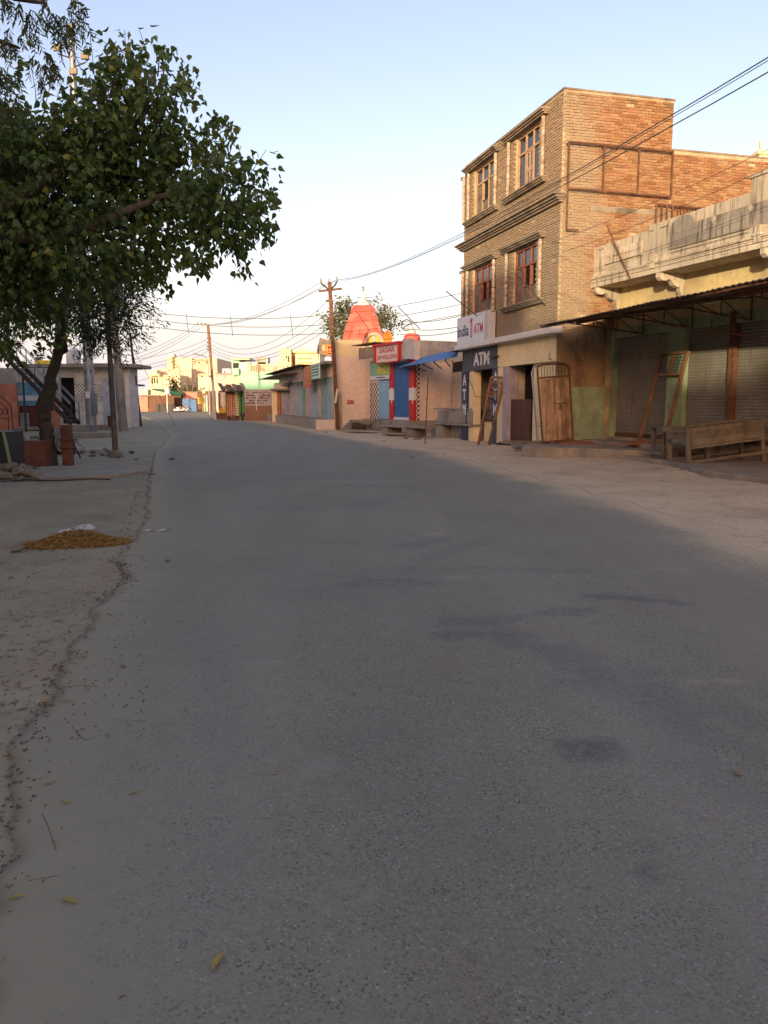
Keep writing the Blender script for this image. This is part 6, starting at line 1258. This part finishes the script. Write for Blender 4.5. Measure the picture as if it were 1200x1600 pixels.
# neem sprays in the top left corner
nt_ = thing('neem_tree', 'neem tree whose fine drooping sprays hang into the top left corner', 'tree', loc=(-5.6, 4.5, 0)); L0 = nt_.location
limb(nt_, [(-5.6, 4.5, -.2), (-5.6, 4.6, 2.2), (-5.3, 5.0, 4.2), (-4.9, 5.6, 5.6)], .25, .12, BARKD, 'trunk', 10)
limb(nt_, [Vector((-4.9, 5.6, 5.5))] + L_((-60, -60, 6.6), (10, -10, 6.8), (70, 5, 7)), .07, .012, BARKD); limb(nt_, [Vector((-4.9, 5.6, 5.4))] + L_((-60, 40, 6.3), (-10, 60, 6.5), (30, 75, 6.7)), .05, .01, BARKD)
rn = random.Random(9); mb = MB(); mb.tint = []; tw = MB()
def spray(x, y, dx, dy, Y, n, ls):
    p0 = at(x, y, Y); p1 = at(x + dx, y + dy, Y + rn.uniform(-.25, .25)); mid = (p0 + p1) / 2 + Vector((0, 0, .05)); pts = [p0, mid, p1]; tw.tube([p - L0 for p in pts], [.005, .004, .002], 3, caps=False); tn = rn.random() * .8
    for k in range(n):
        t = (k + .5) / n; P = p0.lerp(p1, t) + Vector((0, 0, .05 * 4 * t * (1 - t) * .5)); ax_ = (p1 - p0).normalized(); sd = ax_.cross(Vector((0, 1, 0))).normalized() * (1 if k % 2 else -1)
        add_leaf(mb, P - L0, ax_ * .7 + sd * .7 + Vector((rn.gauss(0, .25), rn.gauss(0, .3), -.35)), ls * rn.uniform(.7, 1.1), 'lance', rn.uniform(0, 6.28), min(.99, tn + rn.uniform(0, .25)))
for _ in range(95):
    x, y = rn.choice(((-10, 20, 42), (15, 60, 40), (50, 25, 34), (95, 25, 24), (62, 70, 26), (70, 112, 18), (5, 135, 26), (20, 10, 40), (100, 45, 16), (115, 25, 12), (-10, 80, 40), (5, 145, 20)))[:2]; sg_ = 22
    x += rn.gauss(0, sg_); y += rn.gauss(0, sg_ * .9)
    if x + y * .55 > 150 or (x > 45 and 95 < y and x < 55): continue
    spray(x, y, rn.uniform(-12, 26), rn.uniform(12, 40), rn.uniform(6.2, 7.2), rn.randrange(10, 18), .055)
for x, y, dx, dy in ((110, 5, 22, 12), (118, 20, 16, 10), (112, 30, 18, 30), (105, 40, 8, 34), (60, 95, 6, 45), (70, 100, 12, 36), (75, 92, 14, 30), (62, 120, 2, 40), (52, 88, -8, 34), (8, 150, 8, 42), (2, 160, 2, 45), (14, 170, 12, 24), (82, 100, 8, 20), (100, 60, 6, 16), (0, 175, -4, 30)): spray(x, y, dx, dy, 6.6, 15, .055)
tw.build('twigs', BARKD, nt_, kind='stuff'); mb.build('sprays', LEAFN, nt_, kind='stuff')
# tree behind the temple, thorn bush, bare tree, far bushes
tt = thing('temple_tree', 'olive green tree behind the temple tower', 'tree', loc=(at(565, 600, 72).x, 72, 0)); limb(tt, [(tt.location.x, 72, 0), (tt.location.x - .2, 72, 3), (tt.location.x, 72, 6)], .3, .15, BARKD, 'trunk')
make_tree(tt, B([(545, 500, 22), (530, 510, 15), (520, 497, 10), (545, 485, 14), (590, 482, 12), (600, 492, 12), (610, 500, 8), (595, 505, 14), (535, 488, 12), (555, 505, 20), (580, 490, 15), (604, 508, 8), (522, 512, 8)], 72, 1), LEAFF, 'broad', 230, 16, .26, .6, .1, random.Random(3), BARKD)
def bush(name, lab, cat, bl, Y, mt, n, size, seed, kind='broad'):
    c = at(bl[0][0], 640, Y); o = thing(name, lab, cat, loc=(c.x, Y, 0)); zb = bl[0]; P = at(zb[0], zb[1], Y); MB().tube([(0, 0, 0), P - o.location], [.12, .04], 6).build('stem', BARKD, o); make_tree(o, B(bl, Y, .5), mt, kind, n, 12, size, size * 2, .1, random.Random(seed), BARKD); return o
bush('thorn_bush', 'grey leafless thorny bush behind the iron stairs', 'bush', [(38, 585, 16), (25, 575, 14), (50, 590, 12), (12, 570, 14)], 49, mat('thorn_grey', (.13, .12, .09), bump=0), 60, .10, 4, 'lance')
bush('small_green_bush', 'small sunlit green bush beside the yellow board', 'bush', [(60, 560, 6), (64, 557, 4)], 56, LEAFF, 18, .16, 8)
bush('slim_cypress', 'slim dark conical tree before the peach block', 'tree', [(272, 604, 2.5), (272, 596, 2), (272, 589, 1.4), (272, 609, 3)], 152, LEAFD, 40, .5, 6)
bush('dark_bushes', 'dark green bushes over the stalls at the bend', 'bushes', [(290, 611, 3), (300, 612, 4), (312, 612, 4), (325, 612, 3), (334, 612, 3), (281, 611, 3)], 151, LEAFF, 70, .5, 7)
bt = thing('bare_tree', 'leafless pale branched tree before the peach block', 'tree', loc=(at(298, 640, 149).x, 149, 0)); rb = random.Random(12)
def grow(P, d, ln_, r0, dep, m):
    Q = P + d * ln_; m.tube([P - bt.location, Q - bt.location], [r0, r0 * .65], 4, caps=False)
    if dep: 
        for k in range(rb.choice((2, 3))): grow(Q, (d + Vector((rb.uniform(-.75, .75), rb.uniform(-.5, .5), rb.uniform(-.1, .35)))).normalized(), ln_ * rb.uniform(.62, .85), r0 * .62, dep - 1, m)
m = MB(); m.tube([(0, 0, 0), (0, 0, 2.6)], [.16, .12], 6); grow(bt.location + Vector((0, 0, 2.6)), Vector((-.35, 0, 1)).normalized(), 2.6, .1, 5, m); grow(bt.location + Vector((0, 0, 2.6)), Vector((.3, 0, 1)).normalized(), 2.4, .1, 5, m); m.build('branches', mat('pale_bark', (.30, .20, .14)), bt)

# ================================================================ heap of dry leaves, fallen leaves, litter
LEAFO = leaf_mat('heaped_dry_leaf', (.34, .19, .04), (.26, .15, .05), (.42, .30, .08), trans=.05, rough=.7)
hp = Vector((gnd(122, 850).x, gnd(122, 850).y, 0)); hm = heap('leaf_heap', (hp.x, hp.y, -.005), .56, .32, .12, mat('leaf_litter_base', (.20, .12, .04), bump=.5), 'low heap of dry yellow brown leaves swept together at the road edge', 'leaf heap', 2, .22)
rl_ = random.Random(31); mb = MB(); mb.tint = []
for _ in range(3000):
    a, q = rl_.uniform(0, 6.28), sqrt(rl_.random()) * (1.0 if rl_.random() < .85 else 1.0 + rl_.random() ** 2 * .7); x, y = .56 * q * cos(a), .30 * q * sin(a); z = .12 * (cos(min(1, q) * pi) + 1) / 2 * 1.1 + rl_.uniform(.0, .022) * (1 if q < 1 else .3) + .004
    add_leaf(mb, Vector((x, y, z)), (rl_.gauss(0, 1), rl_.gauss(0, 1), rl_.uniform(-.2, .4)), rl_.uniform(.028, .05), 'lance', rl_.uniform(0, 6.28), rl_.random())
o = mb.build('dry_leaves', LEAFO, hm); o['kind'] = 'stuff'
g = nodes_mat('thin_plastic'); g.b.inputs['Base Color'].default_value = (.55, .55, .57, 1); g.b.inputs['Roughness'].default_value = .25; g.b.inputs['Alpha'].default_value = .8; PLA = g.m
for k, (px, py, s) in enumerate(((135, 833, .075), (104, 839, .06), (120, 837, .05))):
    b = MB(); n = 22; vs = []
    for j in range(8):
        for i in range(n):
            t, q = 2*pi*i/n, j * pi / 7; rr = s * (1 + .5 * nz(cos(t) * 1.5, j * .6, 1.3, k) + .35 * nz(cos(t) * 6, j * 1.3, 1.5 + sin(t), k + 9)); vs.append((rr * cos(t) * sin(q) * 1.3, rr * .8 * sin(t) * sin(q), s * .45 * (1 - cos(q)) * (1 + .5 * nz(i * .8, j * .9, 1, k))))
    b.add(vs, [(j*n+i, j*n+(i+1) % n, (j+1)*n+(i+1) % n, (j+1)*n+i) for j in range(7) for i in range(n)]); P = gnd(px, py); P.z = .035; P.y -= .02
    o = b.build('plastic_bag', PLA); o.location = P; tag(o, ('largest', 'leftmost', 'middle, smallest')[k] + ' crumpled clear plastic bag lying on the leaf heap', 'bag')
o = MB(); n = 12; o.add([(.16 * (i / n - .5) * 2, (.018 if j else -.018) * (1 + .4 * sin(i)), .004 + .01 * sin(i * .9 + j)) for j in range(2) for i in range(n + 1)], [(i, i+1, n+2+i, n+1+i) for i in range(n)]); o = o.build('paper_strip', LETW); P = gnd(250, 832); o.location = (P.x, P.y, .022); o.rotation_euler.z = .25; tag(o, 'thin white paper strip lying on the road right of the leaf heap', 'paper')
def fleaf(px, py, L__, rz, tint, lab, grp=None, mt=None, curl=.25):
    """one curled leaf lying on the ground"""
    b = MB(); b.tint = []; n = 7; vs = []
    for i in range(n + 1):
        t = i / n; wd_ = .27 * sin(pi * min(1, t * .95 + .03)) ** .8; zc = curl * sin(pi * t) * .22; 
        for s in (-1, 0, 1): vs.append(((t - .5) + .0, s * wd_ * .5 + .1 * sin(t * 2.5), zc + (.10 if s else 0) * curl * 1.5 + .02))
    fs = [(i*3+j, i*3+j+3, i*3+j+4, i*3+j+1) for i in range(n) for j in range(2)]; b.add([Vector(v) * L__ for v in vs], fs, True); b.tint = [tint] * len(fs); b.tube([Vector((.5, .06, .02)) * L__, Vector((.68, .12, .05)) * L__], L__ * .012, 3); b.tint += [tint] * (len(b.f) - len(b.tint))
    P = gnd(px, py, .014); z = .016 if (lx_at(P.y) or -9) < P.x else ground_z(P.x, P.y) + .003; o = b.build('fallen_leaf', mt or LEAFY); o.location = (P.x, P.y, z); o.rotation_euler = (0, 0, rz); return tag(o, lab, 'leaf', grp)
big = [(343, 1505, .075, 1.25, .45, 'large yellow green leaf lying alone at the bottom of the road'), (107, 1410, .062, -.5, .5, 'yellow green leaf at the lower left of the road'), (26, 1404, .05, .3, .45, 'narrow green leaf at the left border of the road'), (102, 1255, .05, -.4, .55, 'olive leaf lying below the curved twig'), (78, 1225, .05, .5, .9, 'orange brown leaf on the left of the road'), (210, 1240, .045, .7, .4, 'yellow leaf right of the olive leaf'), (11, 1206, .045, .5, .8, 'brown leaf at the left border above the tar edge'), (12, 1175, .05, .2, .3, 'yellow leaf at the left border, uppermost'), (215, 1127, .045, .1, .35, 'yellow leaf on the road beside the fine curved twig'), (429, 1211, .035, .1, .3, 'small yellow leaf near the middle of the road'), (228, 1083, .035, .2, .4, 'small yellow leaf high on the left of the road'), (130, 1027, .065, .3, .85, 'long orange brown leaf curling on the dusty edge'), (104, 1097, .06, .1, .7, 'brown leaf on the dusty edge below the long one'), (157, 1240, .02, .8, .6, 'tiny brown leaf fragment left of the yellow leaf'), (40, 1072, .06, .6, .6, 'brown curled leaf on the left earth'), (355, 977, .03, .4, .5, 'tiny pale leaf on the asphalt left of the centre'), (282, 972, .05, .1, .9, 'reddish leaf flake on the asphalt')]
for q in big: fleaf(*q[:5], q[5], None, LEAFY if q[4] < .6 else LEAFB)
rf = random.Random(77)
for k in range(95):
    if k < 70: x, y = rf.uniform(0, 200), 870 + 240 * rf.random() ** 1.3; x = x * (1 - (y - 870) / 420)
    else: x, y = rf.uniform(0, 210), rf.uniform(760, 900)
    fleaf(x, y, rf.uniform(.035, .07), rf.uniform(0, 6.28), rf.random(), ('dry brown leaf scattered on the left earth' if k < 70 else 'dry brown leaf lying around the heap of leaves'), ('dry leaves on the left earth' if k < 70 else 'dry leaves around the heap'), LEAFB, rf.uniform(.1, .6))
# crumbs, straw and grit: too many to count
mb = MB()
for k in range(1300):
    u = rf.random()
    if u < .55: P = gnd(rf.uniform(-40, 230), 745 + 420 * rf.random() ** 1.5); 
    elif u < .8:
        y = rf.uniform(1.8, 20); P = Vector((lx_at(y) + rf.gauss(.0, .12), y, 0))
    else: y = rf.uniform(8, 26); P = Vector((rx_at(y) + abs(rf.gauss(0, 1.2)), y, 0))
    z = max(ground_z(P.x, P.y), -.01) + .004; a = rf.uniform(0, 3.14); l_ = rf.uniform(.002, .008) * (2.2 if rf.random() < .15 else 1); w_ = rf.uniform(.0012, .003)
    if lx_at(P.y) is not None and P.x > lx_at(P.y): z = .02
    mb.bar((P.x - l_ * cos(a), P.y - l_ * sin(a), z), (P.x + l_ * cos(a), P.y + l_ * sin(a), z + rf.uniform(0, .006)), w_ * 2, w_)
o = mb.build('grit_and_straw', mat('grit', (.10, .075, .05), (.28, .22, .15), scale=12, bump=0)); o['kind'] = 'stuff'
# broken black tar crumbs along the left asphalt edge
mb = MB(); segs = [((205, 905), (186, 880), 150), ((205, 905), (150, 940), 130), ((190, 885), (178, 870), 40), ((28, 1180), (120, 1000), 170), ((2, 1310), (22, 1200), 110), ((4, 1395), (2, 1300), 60), ((195, 830), (215, 775), 90), ((215, 775), (238, 735), 60), ((188, 860), (195, 830), 30), ((237, 740), (218, 744), 30)]
for (a, b, n) in segs:
    for k in range(int(n * .45)):
        t = rf.random(); P = gnd(lerp(a[0], b[0], t), lerp(a[1], b[1], t), .01); sc_ = .03 + .008 * P.y / 6; x, y = P.x + rf.gauss(0, sc_), P.y + rf.gauss(0, sc_ * 1.5); s = rf.uniform(.002, .007) * (1 + P.y * .04); z = .014
        mb.box(-s, s, -s * .7, s * .7, -s * .5, s * .6, Matrix.Translation((x, y, z)) @ Matrix.Rotation(rf.uniform(0, 3), 4, 'Z') @ Matrix.Rotation(rf.uniform(-.4, .4), 4, 'X'))
o = mb.build('tar_crumbs', mat('tar_crumb', (.11, .10, .09), (.18, .155, .125), scale=20, bump=0)); o['kind'] = 'stuff'
def curve_twig(pts, lab): 
    return twig(pts, .0014, lab, mat('thin_twig', (.16, .125, .09), bump=0), None)
curve_twig([(66, 1272), (75, 1290), (82, 1312), (88, 1328)], 'thin curved twig on the lower left of the road'); curve_twig([(118, 1142), (124, 1150), (134, 1156), (146, 1153)], 'fine hooked twig left of the yellow leaf'); curve_twig([(288, 1105), (292, 1112), (298, 1118)], 'tiny straight twig on the asphalt'); curve_twig([(45, 1376), (62, 1373), (75, 1371), (90, 1368)], 'dark broken twig on the lower left road edge'); curve_twig([(98, 1073), (125, 1071), (152, 1073)], 'fine pale stalk on the dusty edge'); curve_twig([(222, 887), (240, 888), (258, 886)], 'short straw on the asphalt right of the tar bulge')
for px, py, s, wh in ((554, 1083, .012, 'in the middle of the road'), (193, 1041, .02, 'near the dusty left edge'), (1152, 1208, .02, 'at the right border'), (262, 876, .03, 'right of the tar bulge'), (269, 718, .09, 'far off by the left road edge')):
    P = gnd(px, py, .02); stone((P.x, P.y, .016), s * 2, 'small dark pebble lying on the asphalt ' + wh)

# ================================================================ unseen houses added to shade the street, heights set by the shadow edge
FL = Fr(-8.7, -2.3, 0, -.2555, .9668)
for k, (t0_, t1_, h, cl, lab) in enumerate(((-80, -64, 9.6, BEIGE, 'beige two storey house added for shade far behind the viewer'), (-63.6, -50, 9.2, CREAM2, 'weathered cream house added for shade behind the viewer'), (-49.5, -38, 9.8, GREYW, 'grey washed house added for shade behind the viewer'), (-37.6, -28, 8.3, MUDW, 'mud coloured house added for shade behind the viewer'), (-27.7, -18.5, 7.0, BEIGE, 'beige two storey house added for shade left of the viewer'), (-18.2, -9.8, 8.3, GREENW, 'pale green lower house added for shade left of the viewer'), (-9.5, -.5, 10.4, CREAM2, 'cream house added for shade beside the viewer on the left'), (0, 9.5, 9.8, GREYW, 'grey house with flat roof added for shade left of the peepal tree'), (10, 18.5, 8.2, BEIGE, 'beige house added for shade left of the peepal tree'), (19, 28, 8.1, CREAM2, 'cream house added for shade left of the iron stairs'), (28.4, 39, 8.3, GREYW, 'grey house added for shade left of the salmon shop'))):
    h_ = thing('shade_house', lab, 'house', loc=FL.w(t0_, 0, 0), rz=FL.rot, group='unseen houses added to shade the street'); w_ = t1_ - t0_
    BX('wall', cl, h_, 0, w_, 0, 4, -.1, h); BX('roof_slab', CONC, h_, -.15, w_ + .12, -.5, 4.1, h * .48, h * .48 + .15); BX('parapet', cl, h_, .02, w_ - .02, -.2, .04, h + .002, h + .5) if False else None
    nb = max(2, int(w_ / 3.2))
    for j in range(nb):
        u = w_ * (j + .5) / nb; BX('rolling_shutter', SHUT, h_, u - 1.1, u + 1.1, -.04, -.001, .1, 2.9); f_ = MB().box(u - .6, u + .6, -.06, -.001, h * .6, h * .6 + 1.4).build('window', FRAMEL, h_); BX('pane', GLASSM, f_, u - .5, u + .5, -.07, -.061, h * .6 + .1, h * .6 + 1.3)
o = thing('shade_house', 'tall plain house added for shade behind the salmon shop', 'house', loc=(-20.4, 33.5, 0)); BX('wall', BEIGE, o, -11, 0, 0, 7, 0, 8.5); BX('roof_slab', CONC, o, -11.1, .1, -.3, 7.2, 8.502, 8.65)  # unseen house added to keep the far plot wall in shade
